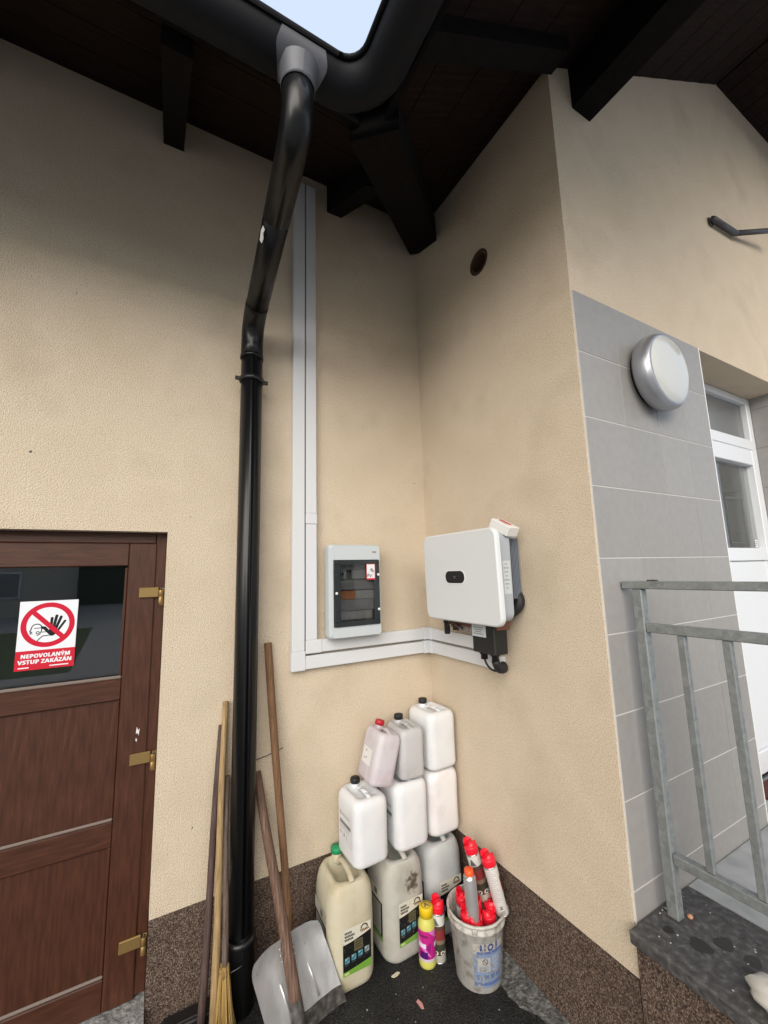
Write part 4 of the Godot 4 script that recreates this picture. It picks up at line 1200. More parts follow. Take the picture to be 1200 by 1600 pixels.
func can_label_image(variant: int) -> Image:
	var W := 128; var H := 200
	var im := Image.create(W, H, false, Image.FORMAT_RGB8)
	im.fill(Color(.07, .075, .08))
	var paper := Color(.80, .79, .74)
	# white head, its lower edge rising to the right
	for x in W:
		var yb := int(66 - 26.0 * pow(float(x) / W, 1.6))
		for y in range(0, yb): im.set_pixel(x, y, paper)
	# words, too small to read
	for k in 3:
		var x := 10.0
		for j in [5, 7, 6][k]:
			line(im, Vector2(x, 16 + k * 14 + ((j * 3) % 3)), Vector2(x + 2, 22 + k * 14), 4.5, Color(.12, .12, .12))
			x += 6.6
	# crest
	arc(im, Vector2(98, 22), 14, PI, TAU, 6, Color(.30, .24, .14))
	for k in 6: line(im, Vector2(80 + k * 7, 28), Vector2(83 + k * 7, 33), 4, Color(.22, .17, .12))
	line(im, Vector2(84, 38), Vector2(118, 34), 3, Color(.65, .33, .2))
	# oval badge
	var badge := Color(.36, .34, .24)
	im.fill_rect(Rect2i(50, 62, 40, 46), badge)
	for k in 3: line(im, Vector2(56, 74 + k * 11), Vector2(84, 72 + k * 11), 4, Color(.19, .18, .13))
	# four picture squares
	for k in 4:
		var x0 := 8 + k * 30; var y0 := 124 - k * 5
		im.fill_rect(Rect2i(x0, y0, 21, 24), Color(.34, .56, .62) if k < 3 else Color(.55, .58, .58))
		line(im, Vector2(x0 + 4, y0 + 18), Vector2(x0 + 16, y0 + 8), 5, Color(.13, .3, .36))
		im.fill_rect(Rect2i(x0 + 3, y0 + 3, 7, 5), Color(.62, .72, .72))
		line(im, Vector2(x0, y0 + 31), Vector2(x0 + 18, y0 + 30), 2, Color(.4, .4, .4))
	# green foot
	for x in W:
		var yb := int(182 - 18.0 * pow(float(x) / W, 1.5))
		for y in range(yb, H): im.set_pixel(x, y, Color(.42, .60, .22))
	im.fill_rect(Rect2i(6, 186, 22, 10), Color(.72, .78, .5))
	# scuffs
	var r := RandomNumberGenerator.new(); r.seed = 40 + variant
	for k in 26 + variant * 30:
		var p := Vector2(r.randf() * W, r.randf() * H)
		line(im, p, p + Vector2(r.randf_range(-4, 4), r.randf_range(-6, 6)), r.randf_range(1.0, 2.6), Color(.45, .44, .40).lerp(Color(.62, .6, .54), r.randf()))
	return im

func side_label_image() -> Image:
	var im := Image.create(96, 180, false, Image.FORMAT_RGB8)
	im.fill(Color(.06, .06, .065))
	im.fill_rect(Rect2i(0, 0, 96, 42), Color(.76, .75, .70))
	im.fill_rect(Rect2i(50, 8, 18, 22), Color(.42, .41, .38))
	im.fill_rect(Rect2i(10, 50, 78, 110), Color(.60, .60, .57))
	for k in 17:
		line(im, Vector2(15, 57 + k * 6), Vector2(46, 57 + k * 6), 1.6, Color(.30, .30, .29))
		line(im, Vector2(51, 57 + k * 6), Vector2(83, 57 + k * 6), 1.6, Color(.33, .33, .32))
	im.fill_rect(Rect2i(0, 164, 96, 16), Color(.40, .56, .22))
	return im

func white_label_image() -> Image:
	# print straight on a white can: a heading, a dark band and small pictograms
	var im := Image.create(96, 128, false, Image.FORMAT_RGB8)
	im.fill(Color(.84, .845, .855))
	line(im, Vector2(8, 10), Vector2(15, 20), 5, Color(.15, .15, .16))
	for k in 8: line(im, Vector2(24 + k * 8, 13), Vector2(28 + k * 8, 18), 3.5, Color(.45, .45, .46))
	im.fill_rect(Rect2i(4, 42, 88, 16), Color(.45, .46, .47))
	for k in 3: line(im, Vector2(6, 64 + k * 6), Vector2(80, 64 + k * 6), 2, Color(.60, .60, .62))
	for k in 2:
		line(im, Vector2(10 + k * 30, 90), Vector2(10 + k * 30, 102), 5, Color(.35, .35, .36))
		for j in 4: line(im, Vector2(24 + k * 30, 90 + j * 6), Vector2(32 + k * 30, 90 + j * 6), 2, Color(.55, .55, .56))
	return im

func stain_image() -> Image:
	var im := Image.create(96, 128, false, Image.FORMAT_RGBA8)
	var n := FastNoiseLite.new(); n.seed = 77; n.frequency = 0.022; n.fractal_octaves = 5
	for y in 128:
		for x in 96:
			var e := 1.0 - pow(absf(x - 50) / 46.0, 2) - pow(absf(y - 58) / 62.0, 2)
			var v := n.get_noise_2d(x, y) * 1.2 + e * 0.9 - 0.18
			var c := Color(.36, .28, .16).lerp(Color(.24, .19, .11), clampf(v * 1.4, 0, 1))
			if y > 84 and x < 48: c = c.lerp(Color(.45, .25, .14), 0.6)
			c.a = clampf(v * 0.9, 0, 0.62)
			im.set_pixel(x, y, c)
	return im

func build_canisters() -> void:
	var zc := 0.152
	var big := Vector3(0.232, 0.455, 0.275)
	var lab := image_mat("canister_label", can_label_image(0), 0.45)
	var lab2 := image_mat("canister_label_worn", can_label_image(1), 0.5)
	var side := image_mat("canister_side_label", side_label_image(), 0.5)
	var c1 := canister("yellowed big canister with green cap and black label", Vector3(-0.682, G, zc), big, 1, M.plastic_yellowed, M.cap_green, Vector3(0, -0.04, 0))
	var c2 := canister("grubby big canister with brown stain above its black label", Vector3(-0.397, G, zc), big, 1, M.plastic_dull, M.cap_black, Vector3(0, 0.02, 0))
	var c3 := canister("pale grey big canister in the corner behind the bucket", Vector3(-0.140, G, zc - 0.01), big, 1, M.plastic_cool, M.cap_black, Vector3(0, 0.0, 0))
	for k in 3:
		var c: Node3D = [c1, c2, c3][k]
		part(c, "label", patch(-0.058, 0.080, 0.078, 0.262, big.z / 2 + 0.0012), lab if k != 1 else lab2)
		# side label
		var s := part(c, "label", patch(-0.085, 0.075, 0.085, 0.30, big.x / 2 + 0.0012), side)
		s.rotation.y = -PI / 2
	var stain := mat("oil_stain", Color.WHITE, 0.6)
	stain.albedo_texture = ImageTexture.create_from_image(stain_image())
	stain.transparency = BaseMaterial3D.TRANSPARENCY_ALPHA
	stain.texture_repeat = false
	part(c2, "stain", patch(-0.02, 0.068, 0.272, 0.385, big.z / 2 + 0.0006), stain)
	# second row
	var mid := Vector3(0.198, 0.318, 0.235)
	var wl := image_mat("white_can_print", white_label_image(), 0.42)
	var y2 := G + big.y * 1.0 + 0.006
	var a := canister("white canister with black cap standing on the yellowed one", Vector3(-0.578, y2, 0.162), Vector3(0.192, 0.300, 0.235), 0, M.plastic_white, M.cap_black, Vector3(0, 0.03, 0))
	var b := canister("white canister without visible cap in the middle of the stack", Vector3(-0.336, y2, 0.160), mid, 0, M.plastic_white, null, Vector3(0, -0.02, 0))
	var c := canister("dusty white canister on the grey one in the corner", Vector3(-0.124, y2, 0.152), mid, 0, M.plastic_white_dusty, null, Vector3(0, 0.01, 0))
	for o in [a, b]:
		var s := part(o, "label", patch(-0.065, 0.065, 0.075, 0.215, (0.096 if o == a else 0.099) + 0.0012), wl)
		s.rotation.y = -PI / 2
	# third row
	var y3 := y2 + mid.y + 0.004
	canister("white canister with black cap at the very top of the stack", Vector3(-0.122, y3, 0.152), Vector3(0.190, 0.300, 0.235), 0, M.plastic_white, M.cap_black, Vector3(0, 0.04, 0))
	canister("small greyish translucent canister with black cap", Vector3(-0.318, y3, 0.172), Vector3(0.146, 0.252, 0.20), 0, M.plastic_grey, M.cap_black, Vector3(0, -0.06, 0))
	var d := canister("small tilted lilac canister with red cap and white sticker", Vector3(-0.512, y3 + 0.006, 0.175), Vector3(0.135, 0.250, 0.19), 0, M.plastic_lilac, M.cap_red, Vector3(0.0, -0.03, -0.27))
	var s := part(d, "sticker", patch(-0.052, 0.045, 0.075, 0.152, 0.135 / 2 + 0.0016), M.paper_white)
	s.rotation.y = -PI / 2
	for p in [[-0.02, 0.135], [-0.03, 0.098], [-0.008, 0.104]]:
		part(s, "print_mark", box_mesh(Vector3(0.007, 0.009, 0.0004), 0.0), M.grey_print, Vector3(p[0], p[1], 0.135 / 2 + 0.0024))

# ---------------------------------------------------------------- bucket, cans, bottle
func spray_image(bare: bool) -> Image:
	var im := Image.create(160, 200, false, Image.FORMAT_RGB8)
	if bare:
		im.fill(Color(.76, .76, .77))
		arc(im, Vector2(120, 92), 34, 0, TAU, 9, Color(.70, .22, .22), 30)
		for k in 5: line(im, Vector2(112 + k * 4, 76), Vector2(108 + k * 4, 110), 4, Color(.22, .30, .62))
		for k in 6: line(im, Vector2(10 + k * 9, 170), Vector2(15 + k * 9, 176), 3, Color(.55, .55, .56))
		im.fill_rect(Rect2i(0, 190, 160, 10), Color(.70, .28, .20))
		return im
	im.fill(Color(.80, .79, .78))
	for x in range(0, 104):
		for y in 200:
			var c := Color(.80, .80, .79)
			if y > 44: c = Color(.34, .25, .21)
			if y > 62 and y < 104: c = Color(.52, .20, .20)
			if y > 104 and y < 122: c = Color(.62, .57, .50).lerp(Color(.36, .24, .18), float((x * 7 + y * 3) % 11) / 11.0)
			if y > 122 and y < 150: c = Color(.24, .26, .21)
			if y > 168: c = Color(.70, .70, .66)
			im.set_pixel(x, y, c)
	for k in 4: line(im, Vector2(36, 16), Vector2(30 + k * 6, 40), 5, Color(.35, .36, .37))
	for c in [18, 36, 62, 80]: arc(im, Vector2(c, 159), 7, 0, TAU, 4, Color(.88, .88, .85), 14)
	for k in 17: line(im, Vector2(110, 12 + k * 8), Vector2(132 + (k * 7) % 18, 12 + k * 8), 2, Color(.66, .60, .60))
	line(im, Vector2(132, 160), Vector2(140, 172), 4, Color(.4, .4, .4)); line(im, Vector2(140, 160), Vector2(132, 172), 4, Color(.4, .4, .4))
	return im

func spray_cap(parent: Node3D, y: float) -> void:
	# red trigger cap: skirt with two raised cheeks and a finger pad
	var cap := part(parent, "cap", lathe([[0.0318, 0.0], [0.0330, 0.002], [0.0328, 0.026], [0.0318, 0.031], [0.029, 0.033], [0.0001, 0.033]], 28), M.spray_red, Vector3(0, y, 0))
	for s in [0.0, PI]:
		var st := st_new(true)
		var n := 7
		for i in n:
			var q := []
			for c in [[i, 0], [i + 1, 0], [i + 1, 1], [i, 1]]:
				var t := float(c[0]) / n
				var a: float = s + lerpf(-1.0, 1.0, t)
				var hgt := 0.030 if c[1] == 0 else 0.036 + 0.020 * (1.0 - pow(2 * t - 1, 4) * 0.7)
				var r := 0.0318 if c[1] == 0 else 0.0308
				q.append(Vector3(sin(a) * r, hgt, cos(a) * r))
			quad(st, q[0], q[1], q[2], q[3])
			var inn := []
			for p in q: inn.append(Vector3(p.x * 0.84, p.y, p.z * 0.84))
			quad(st, inn[3], inn[2], inn[1], inn[0])
			quad(st, q[3], q[2], inn[2], inn[3])
		part(cap, "cheek", done(st), M.spray_red)
	part(cap, "pad", lathe([[0.014, 0.032], [0.0135, 0.041], [0.011, 0.045], [0.0001, 0.0455]], 16), M.spray_red, Vector3(0.004, 0, 0))

func spray_can(label: String, at: Vector3, rot: Vector3, turn: float) -> Node3D:
	var t := thing("spray_can", label, "spray can", at, "red capped spray cans")
	t.rotation = rot
	var st := st_new(true)
	add_lathe(st, [[0.0315, 0.006], [0.0325, 0.008], [0.0325, 0.200], [0.0315, 0.204]], 32)
	part(t, "body", done(st), M.spray_print, Vector3.ZERO, Vector3(0, turn, 0))
	part(t, "base", lathe([[0.0001, 0.006], [0.026, 0.004], [0.031, 0.0], [0.0335, 0.002], [0.0330, 0.007], [0.0315, 0.0065]], 32), M.aluminium_can)
	part(t, "shoulder", lathe([[0.0330, 0.2035], [0.0325, 0.207], [0.0305, 0.211], [0.029, 0.213]], 32), M.aluminium_can)
	spray_cap(t, 0.209)
	return t

func build_bucket() -> void:
	var bx := -0.152; var bz := 0.502
	var t := thing("bucket", "dirty white plastic bucket with worn blue print full of spray cans", "bucket", Vector3(bx, G, bz))
	var H := 0.285; var r0 := 0.104; var r1 := 0.130
	part(t, "shell", lathe([[0.0001, 0.004], [r0 - 0.006, 0.0], [r0, 0.004], [lerpf(r0, r1, .84), H * .84], [r1 + 0.004, H * .855], [r1 + 0.005, H * .885], [r1 - 0.001, H * .90], [r1 - 0.0005, H * .955], [r1 + 0.005, H * .962], [r1 + 0.007, H * .985], [r1 + 0.003, H], [r1 - 0.004, H * .997], [r1 - 0.006, H * .96], [lerpf(r0, r1, .8) - 0.006, H * .8], [r0 - 0.006, 0.008], [0.0001, 0.007]], 48), M.bucket_plastic)
	# printed panel on the curved wall
	var st := st_new(true)
	var n := 14
	for i in n:
		var q := []; var uv := []
		for c in [[i, 0], [i + 1, 0], [i + 1, 1], [i, 1]]:
			var u := float(c[0]) / n
			var a := lerpf(-0.62, 0.62, u)
			var yy := 0.028 if c[1] == 0 else 0.212
			var r := lerpf(r0, r1, yy / H) + 0.0012
			q.append(Vector3(sin(a) * r, yy, cos(a) * r)); uv.append(Vector2(u, 1.0 - c[1]))
		quad(st, q[0], q[1], q[2], q[3], uv)
	part(t, "print", done(st), image_mat("bucket_print", bucket_image(), 0.55), Vector3.ZERO, Vector3(0, -0.25, 0))
	part(t, "ear", box_mesh(Vector3(0.02, 0.03, 0.012), 0.003), M.bucket_plastic, Vector3(sin(-0.75) * (r1 + 0.008), H * .93, cos(-0.75) * (r1 + 0.008)), Vector3(0, -0.75, 0))
	part(t, "ear", box_mesh(Vector3(0.02, 0.03, 0.012), 0.003), M.bucket_plastic, Vector3(sin(2.39) * (r1 + 0.008), H * .93, cos(2.39) * (r1 + 0.008)), Vector3(0, 2.39, 0))
	# cans inside, caps up
	M["spray_print"] = image_mat("spray_print", spray_image(false), 0.3)
	var spots := [[-0.070, 0.022, "front left inside the bucket"], [-0.004, -0.002, "in the middle of the bucket"], [0.024, 0.066, "front right inside the bucket"], [0.066, 0.020, "right side inside the bucket"], [-0.020, -0.066, "back inside the bucket"], [-0.042, 0.060, "at the front rim inside the bucket"]]
	var k := 0
	for s in spots:
		spray_can("red trigger cap of the spray can %s" % s[2], Vector3(bx + s[0], G + 0.026 + 0.014 * ((k + 1) % 3), bz + s[1]), Vector3(0.03 * ((k % 3) - 1), 0.9 * k, 0.03 * ((k % 2) * 2 - 1)), k * 1.1)
		k += 1
	# two cans lying upright on top against the wall, one bare can
	spray_can("upper spray can leaning back behind the bucket, brown label showing", Vector3(-0.074, 0.160, 0.485), Vector3(-0.16, 0, 0.20), -2.5)
	spray_can("spray can leaning on the bucket rim, white back label showing", Vector3(-0.050, 0.145, 0.575), Vector3(-0.14, 0, 0.19), 0.35)
	var f := thing("foam_can", "bare silver aerosol can with orange nozzle standing in the bucket", "aerosol can", Vector3(-0.200, 0.125, 0.545))
	f.rotation = Vector3(-0.05, 0, 0.03)
	st = st_new(true)
	add_lathe(st, [[0.029, 0.004], [0.0297, 0.006], [0.0297, 0.198], [0.0285, 0.204]], 32)
	var bm := image_mat("foam_print", spray_image(true), 0.3)
	bm.metallic = 0.6
	part(f, "body", done(st), bm, Vector3.ZERO, Vector3(0, -2.1, 0))
	part(f, "base", lathe([[0.0001, 0.006], [0.026, 0.004], [0.031, 0.0], [0.0315, 0.006], [0.029, 0.007]], 28), M.nozzle_orange)
	part(f, "shoulder", lathe([[0.0297, 0.2025], [0.027, 0.209], [0.022, 0.214]], 28), M.aluminium_can)
	part(f, "nozzle", lathe([[0.022, 0.211], [0.0225, 0.216], [0.0215, 0.235], [0.017, 0.2375], [0.0001, 0.238]], 24, true, 0.001, 0.2155, 0.236), M.nozzle_orange)
	# can and bottle on the ground
	spray_can("spray can standing on the ground behind the yellow bottle", Vector3(-0.268, G, 0.352), Vector3(0, 0, 0), -2.5)
	var y := thing("cleaner_bottle", "yellow bottle with ribbed yellow cap and magenta label", "bottle", Vector3(-0.330, G, 0.342))
	part(y, "body", lathe([[0.0001, 0.003], [0.034, 0.0], [0.040, 0.004], [0.042, 0.014], [0.0415, 0.03], [0.0415, 0.165], [0.040, 0.18], [0.034, 0.196], [0.030, 0.204], [0.030, 0.212]], 36), M.bottle_yellow)
	part(y, "label", lathe([[0.0421, 0.036], [0.0423, 0.037], [0.0423, 0.162], [0.0421, 0.163]], 36), image_mat("magenta_label", magenta_image(), 0.35), Vector3.ZERO, Vector3(0, -2.1, 0))
	var cp := part(y, "cap", lathe([[0.030, 0.206], [0.0335, 0.207], [0.0335, 0.243], [0.031, 0.247], [0.0001, 0.2472]], 44, true, 0.0012, 0.2065, 0.2431), M.cap_yellow)
	part(cp, "emblem", lathe([[0.020, 0.2475], [0.0225, 0.2475]], 28), M.grey_print)
	for e in [-0.5, 0.3]:
		part(cp, "emblem", box_mesh(Vector3(0.006, 0.0005, 0.024), 0.0), M.grey_print, Vector3(0.005 * signf(e), 0.2478, 0), Vector3(0, e, 0))

func bucket_image() -> Image:
	var im := Image.create(160, 190, false, Image.FORMAT_RGB8)
	im.fill(Color(.47, .54, .66))
	im.fill_rect(Rect2i(0, 0, 160, 44), Color(.66, .65, .62))
	# remains of a big heading
	line(im, Vector2(38, 8), Vector2(38, 26), 10, Color(.22, .28, .50)); line(im, Vector2(58, 6), Vector2(58, 26), 10, Color(.22, .28, .50))
	arc(im, Vector2(86, 18), 12, 0, TAU, 8, Color(.22, .28, .50)); line(im, Vector2(118, 6), Vector2(118, 28), 10, Color(.22, .28, .50))
	im.fill_rect(Rect2i(18, 34, 142, 12), Color(.33, .40, .60))
	im.fill_rect(Rect2i(20, 62, 64, 58), Color(.66, .66, .66))
	arc(im, Vector2(58, 78), 12, 0, TAU, 4, Color(.35, .35, .36)); line(im, Vector2(52, 72), Vector2(64, 84), 4, Color(.35, .35, .36))
	for k in 4: line(im, Vector2(26, 98 + k * 6), Vector2(74, 98 + k * 6), 2.4, Color(.42, .45, .52))
	for k in 9: line(im, Vector2(94, 60 + k * 8), Vector2(142 - (k * 11) % 20, 60 + k * 8), 2.6, Color(.72, .74, .78))
	for k in 4: im.fill_rect(Rect2i(12 + k * 36, 134, 26, 18), Color(.36, .43, .58))
	im.fill_rect(Rect2i(0, 166, 160, 14), Color(.34, .42, .60))
	var r := RandomNumberGenerator.new(); r.seed = 9
	for k in 210:
		var p := Vector2(r.randf() * 160, r.randf() * 190)
		if r.randf() < 0.5 and p.x > 60: continue
		line(im, p, p + Vector2(r.randf_range(-8, 8), r.randf_range(-10, 10)), r.randf_range(1.5, 6), Color(.64, .62, .58).lerp(Color(.46, .43, .38), r.randf()))
	return im

func magenta_image() -> Image:
	var im := Image.create(200, 120, false, Image.FORMAT_RGB8)
	for y in 120:
		for x in 200:
			var u := float(x) / 200; var v := float(y) / 120
			var c := Color(.72, .14, .50)
			if sin(u * 20.0 + v * 5.0) * 0.5 + v * 1.3 > 1.0: c = Color(.55, .10, .46)
			if sin(u * 14.0 - v * 7.0) + v * 0.6 < -0.5: c = Color(.80, .45, .72)
			if u > 0.62: c = Color(.76, .70, .74)
			if v > 0.9: c = Color(.80, .74, .80)
			im.set_pixel(x, y, c)
	for b in [10, 76]:
		im.fill_rect(Rect2i(b, 50, 34, 18), Color(.83, .80, .88))
		im.fill_rect(Rect2i(b + 10, 82, 30, 26), Color(.27, .09, .40))
		for k in 6: line(im, Vector2(b + 8 + k * 6, 18), Vector2(b + 10 + k * 6, 24), 4, Color(.30, .10, .25))
	for k in 13: line(im, Vector2(134, 14 + k * 7), Vector2(188 - (k * 13) % 26, 14 + k * 7), 2, Color(.52, .45, .50))
	return im

# ---------------------------------------------------------------- tools
func stick(pts: Array, r0: float, r1: float) -> ArrayMesh:
	# slightly crooked round handle
	var out := []
	var a: Vector3 = pts[0]; var b: Vector3 = pts[1]
	for i in 9:
		var t := i / 8.0
		out.append(a.lerp(b, t) + Vector3(sin(t * 7.0 + a.x * 9) * 0.0025, 0, sin(t * 5.0) * 0.002))
	return tube(out, r0, r1, 14)

func build_tools() -> void:
	# brown handle leaning right of the downpipe, its foot behind the shovel
	var a0 := Vector3(-0.925, G + 0.004, 0.13); var a1 := Vector3(-1.036, 1.405, 0.027)
	single("broom_handle", stick([Vector3.ZERO, a1 - a0], 0.0165, 0.0195), M.wood_brown, "long brown wooden handle leaning on the wall right of the downpipe", "wooden handle", a0)
	# snow shovel
	var base := Vector3(-0.914, -0.103, 0.331)
	var t := thing("snow_shovel", "aluminium snow shovel with worn wooden handle leaning behind the downpipe", "shovel", base)
	var rt := Vector3(0.312, 0.0, -0.078).normalized()
	var ax := Vector3(-0.279, 0.925, -0.26).normalized()        # up the blade
	var nm := rt.cross(ax).normalized()                          # out of the blade, to the viewer
	var mid := Vector3(-1.009, 0.209, 0.243) - base + nm * 0.022
	var top := Vector3(-1.080, 0.80, 0.024) - base
	var hd := (top - mid).normalized()
	part(t, "handle", stick([mid - hd * 0.29, top], 0.0265, 0.019), M.wood_shovel)
	part(t, "socket", tube([mid - hd * 0.30, mid - hd * 0.20], 0.029, 0.028, 16), M.worn_steel)
	var W := 0.335; var L := 0.30
	var st := st_new(true)
	var nx := 18; var ny := 16
	var at := func(u: float, v: float) -> Vector3:
		# u -1..1 across, v 0..1 up the sheet; rounded top corners, curled sides and top
		var hw := W / 2
		var cut := maxf(0.0, (v - 0.74) / 0.26)
		hw -= 0.050 * (1.0 - sqrt(maxf(0.0, 1.0 - cut * cut)))
		var curl := 0.022 * pow(absf(u), 4.0) + 0.035 * pow(maxf(0.0, v - 0.68) / 0.32, 2.0) + 0.012 * pow(1.0 - v, 2.0)
		curl += 0.0022 * sin(v * 9.0 + u * 4.0) + 0.0016 * sin(u * 13.0)
		return rt * (u * hw) + ax * (v * L + 0.042) + nm * (curl - 0.006)
	for j in ny:
		for i in nx:
			var q := []
			for c in [[i, j], [i + 1, j], [i + 1, j + 1], [i, j + 1]]:
				q.append(at.call(2.0 * c[0] / nx - 1.0, float(c[1]) / ny))
			quad(st, q[0], q[1], q[2], q[3])
			var o := nm * -0.002
			quad(st, q[3] + o, q[2] + o, q[1] + o, q[0] + o)
	part(t, "blade", done(st), M.shovel_sheet)
	for u in [-0.38, 0.42]:
		part(t, "rib", tube([at.call(u, 0.10) + nm * 0.001, at.call(u, 0.50) + nm * 0.001], 0.0065, 0.004, 10), M.shovel_sheet)
	# steel scraper edge
	st = st_new()
	for i in nx:
		var p: Vector3 = at.call(2.0 * i / nx - 1.0, 0.0) * Vector3(1, 1, 1) + nm * 0.003
		var p2: Vector3 = at.call(2.0 * (i + 1) / nx - 1.0, 0.0) + nm * 0.003
		var d := ax * 0.016; var e := ax * -0.046
		quad(st, p + e, p2 + e, p2 + d, p + d)
		quad(st, p + d - nm * 0.007, p2 + d - nm * 0.007, p2 + e - nm * 0.007, p + e - nm * 0.007)
		quad(st, p + d, p2 + d, p2 + d - nm * 0.007, p + d - nm * 0.007)
		if i == nx - 1: quad(st, p2 + e, p2 + e - nm * 0.007, p2 + d - nm * 0.007, p2 + d)
	part(t, "scraper_edge", done(st), M.worn_steel)
	for k in 6:
		var rp: Vector3 = at.call(-0.17 if k < 3 else 0.17, 0.70 + (k % 3) * 0.08) + nm * 0.001
		part(t, "rivet", lathe([[0.004, 0.0], [0.0035, 0.002], [0.0001, 0.003]], 10), M.aluminium_can, rp).basis = Basis(rt, nm, -ax)
	# sticks left of the downpipe
	var d0 := Vector3(-1.312, G + 0.004, 0.115); var d1 := Vector3(-1.250, 1.045, 0.022)
	single("tool_handle", stick([Vector3.ZERO, d1 - d0], 0.0165, 0.0135), M.wood_dark, "darker weathered stick at the far left of the downpipe", "wooden handle", d0)
	var e0 := Vector3(-1.270, G + 0.004, 0.165); var e1 := Vector3(-1.234, 1.150, 0.020)
	single("tool_handle", stick([Vector3.ZERO, e1 - e0], 0.0175, 0.0130), M.wood_pale, "pale yellow stick between the dark stick and the besom", "wooden handle", e0)
	# besom
	var b0 := Vector3(-1.232, G, 0.205)
	var bs := thing("besom", "straw besom with pale grey stick beside the downpipe", "broom", b0)
	part(bs, "handle", stick([Vector3(0, 0.20, -0.03), Vector3(0.012, 0.93, -0.165)], 0.0135, 0.011), M.wood_grey)
	st = st_new(true)
	for k in 150:
		var a := rng.randf() * TAU; var r := sqrt(rng.randf())
		var p0 := Vector3(cos(a) * 0.018 * r, 0.235 + rng.randf() * 0.02, sin(a) * 0.018 * r - 0.032)
		var p1 := Vector3(cos(a) * 0.032 * r, 0.12, sin(a) * 0.036 * r - 0.01)
		var p2 := Vector3(cos(a) * 0.050 * r + rng.randf_range(-.01, .01), 0.004 + rng.randf() * 0.03, sin(a) * 0.06 * r + 0.01)
		add_tube(st, [p0, p1, p2], 0.0022, 0.0014, 4)
	var br := part(bs, "bristles", done(st), M.straw)
	br.set_meta("kind", "stuff")
	part(bs, "binding", lathe([[0.016, -0.014], [0.0215, -0.012], [0.0215, 0.012], [0.016, 0.014]], 16), M.straw_dark, Vector3(0, 0.225, -0.031))
	part(bs, "wire", tube([Vector3(0.015, 0.222, -0.02), Vector3(0.05, 0.232, -0.012), Vector3(0.066, 0.236, -0.012)], 0.002, -1, 6), M.worn_steel)
	# gully cover at the foot of the pipe
	var gy := thing("drain_gully", "black plastic drain gully at the foot of the downpipe", "drain", Vector3(-1.235, G, 0.05))
	part(gy, "rim", box_mesh(Vector3(0.33, 0.030, 0.075), 0.006), M.black_plastic, Vector3(-0.05, 0.015, -0.006))
	part(gy, "lip", box_mesh(Vector3(0.30, 0.010, 0.010), 0.003), M.soft_black, Vector3(-0.05, 0.035, 0.020))

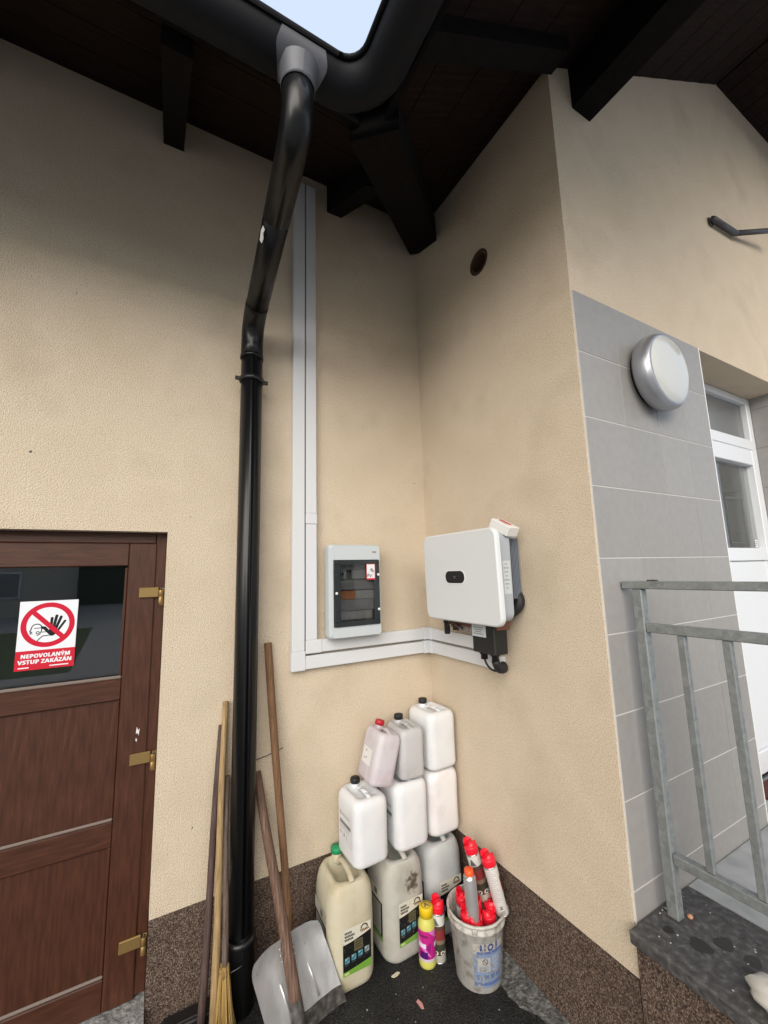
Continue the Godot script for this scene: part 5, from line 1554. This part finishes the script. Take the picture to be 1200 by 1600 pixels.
func build_ground() -> void:
	var st := st_new()
	quad(st, Vector3(-150, G, 150), Vector3(150, G, 150), Vector3(150, G, -150), Vector3(-150, G, -150))
	struct("ground", done(st), M.yard_asphalt)
	# darker bitumen strip along the house
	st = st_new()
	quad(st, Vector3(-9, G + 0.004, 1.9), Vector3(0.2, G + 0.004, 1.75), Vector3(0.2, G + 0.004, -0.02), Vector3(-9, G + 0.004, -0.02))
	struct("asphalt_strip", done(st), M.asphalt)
	st = st_new()
	quad(st, Vector3(-30, G + 0.006, 18), Vector3(-3.6, G + 0.006, 18), Vector3(-3.0, G + 0.006, 8.5), Vector3(-30, G + 0.006, 8.5))
	struct("lawn", done(st), M.lawn)
	# cement spilled along the foot of the side wall
	var n := FastNoiseLite.new(); n.seed = 3; n.frequency = 3.2
	st = st_new(true)
	var rows := 26
	var inner := []; var crest := []; var outer := []
	for i in rows + 1:
		var z := 0.02 + 1.5 * i / rows
		var wdt := (0.17 + 0.09 * n.get_noise_2d(z * 3.0, 0.0)) * smoothstep(0.0, 0.35, z)
		var hgt := 0.030 * smoothstep(0.9, 0.25, z) + 0.006
		inner.append(Vector3(0.006, G + hgt + 0.01, z))
		crest.append(Vector3(-wdt * 0.45, G + hgt * 0.55, z))
		outer.append(Vector3(-wdt - 0.02, G - 0.004, z))
	for i in rows:
		quad(st, crest[i], crest[i + 1], inner[i + 1], inner[i])
		quad(st, outer[i], outer[i + 1], crest[i + 1], crest[i])
	struct("cement_fillet", done(st), M.dirty_cement)
	# litter
	single("fallen_petal", prism(pts2([[-0.008, -0.02], [0.004, -0.024], [0.010, 0.0], [0.004, 0.022], [-0.006, 0.016]]), 0.0, 0.002, "xzy"), M.petal, "pink petal lying on the asphalt in front of the canisters", "petal", Vector3(-0.471, G + 0.0045, 0.488))
	single("wood_chip", prism(pts2([[-0.022, -0.004], [0.012, -0.009], [0.022, 0.0], [0.006, 0.007], [-0.016, 0.006]]), 0.0, 0.004, "xzy"), M.pale_chip, "pale chip lying between the two front big canisters", "chip", Vector3(-0.495, G + 0.0045, 0.32))
	var mm := MultiMesh.new()
	mm.transform_format = MultiMesh.TRANSFORM_3D
	mm.mesh = lathe([[0.0001, 0.0], [1.0, 0.3], [0.7, 0.9], [0.0001, 1.0]], 6, false)
	mm.instance_count = 60
	for k in 60:
		var sc := rng.randf_range(0.0012, 0.0040)
		mm.set_instance_transform(k, Transform3D(Basis(Vector3.UP, rng.randf() * TAU).scaled(Vector3.ONE * sc), Vector3(rng.randf_range(-1.0, -0.05), G + 0.0045, rng.randf_range(0.36, 1.1))))
	var gi := MultiMeshInstance3D.new()
	gi.name = "grit"
	gi.multimesh = mm
	gi.material_override = M.concrete
	add_child(gi)
	gi.set_meta("kind", "stuff"); gi.set_meta("label", "pale grit scattered on the dark asphalt"); gi.set_meta("category", "grit")
	var mc := MultiMesh.new()
	mc.transform_format = MultiMesh.TRANSFORM_3D
	mc.mesh = mm.mesh
	mc.instance_count = 28
	for k in 28:
		var sc := rng.randf_range(0.0012, 0.0042)
		var along := pow(rng.randf(), 1.6)
		mc.set_instance_transform(k, Transform3D(Basis(Vector3.UP, rng.randf() * TAU).scaled(Vector3(sc, sc * 0.7, sc)), Vector3(rng.randf_range(-0.04, 0.30), STEP + 0.0008, 1.225 + along * 0.4)))
	var ci := MultiMeshInstance3D.new()
	ci.name = "ledge_crumbs"
	ci.multimesh = mc
	ci.material_override = M.concrete_pale
	add_child(ci)
	ci.set_meta("kind", "stuff"); ci.set_meta("label", "pale crumbs scattered on the dark ledge"); ci.set_meta("category", "crumbs")
	build_neighbour()
	var wa := Vector3(-1.085, 0.845, 0.004); var wb := Vector3(-0.945, 0.875, 0.005)
	single("wire", tube([Vector3.ZERO, (wb - wa) * 0.4 + Vector3(0, -0.003, 0), wb - wa], 0.002, -1, 6), M.worn_steel, "thin rusty wire on the wall behind the brown handle", "wire", wa)

func build_neighbour() -> void:
	# house across the yard, seen only as a reflection in the door glass
	var t := thing("neighbour_house", "pale house across the yard mirrored in the side door glass", "house", Vector3(-17.5, G, 27.0))
	part(t, "wall", box_mesh(Vector3(22, 6.0, 9), 0.0), M.neighbour_wall, Vector3(0, 3.0, 4.5))
	part(t, "roof", prism(pts2([[-0.8, 5.9], [9.8, 5.9], [4.5, 9.6]]), -11.6, 11.6, "zyx"), M.neighbour_roof)
	for x in [-8.0, -4.5, -1.0, 2.5, 6.0, 9.0]:
		for y in [1.0, 3.9]:
			var w := part(t, "window", box_mesh(Vector3(1.3, 1.4, 0.1), 0.0), M.white_pvc, Vector3(x, y + 0.7, -0.04))
			part(w, "pane", box_mesh(Vector3(1.14, 1.24, 0.02), 0.0), M.frosted_glass, Vector3(0, 0, -0.055))
	# hedge along the far side of the yard, also only mirrored
	var n := FastNoiseLite.new(); n.seed = 8; n.frequency = 0.35; n.fractal_octaves = 4
	var st := st_new(true)
	var nx := 120; var ny := 14
	for i in nx:
		for j in ny:
			var q := []
			for c in [[i, j], [i + 1, j], [i + 1, j + 1], [i, j + 1]]:
				var a: float = PI * c[1] / ny
				var x: float = 56.0 * c[0] / nx
				var r: float = 1.0 + 0.35 * n.get_noise_3d(x * 2.0, c[1] * 2.2, 0.0)
				q.append(Vector3(x, maxf(0.0, sin(a) * 4.2 * r), cos(a) * 1.3 * r))
			quad(st, q[3], q[2], q[1], q[0])
	single("hedge", done(st), M.hedge_green, "dark green hedge along the far side of the yard", "hedge", Vector3(-28.0, G, 38.0))

func _ready() -> void:
	rng.seed = 4711
	setup_view()
	make_materials()
	build_ground()
	build_house()
	build_gutter()
	build_downpipe()
	build_landing()
	build_trunking()
	build_railing()
	build_lamp()
	build_bracket()
	build_fuse_box()
	build_inverter()
	build_sign()
	build_canisters()
	build_bucket()
	build_tools()
	build_bag()
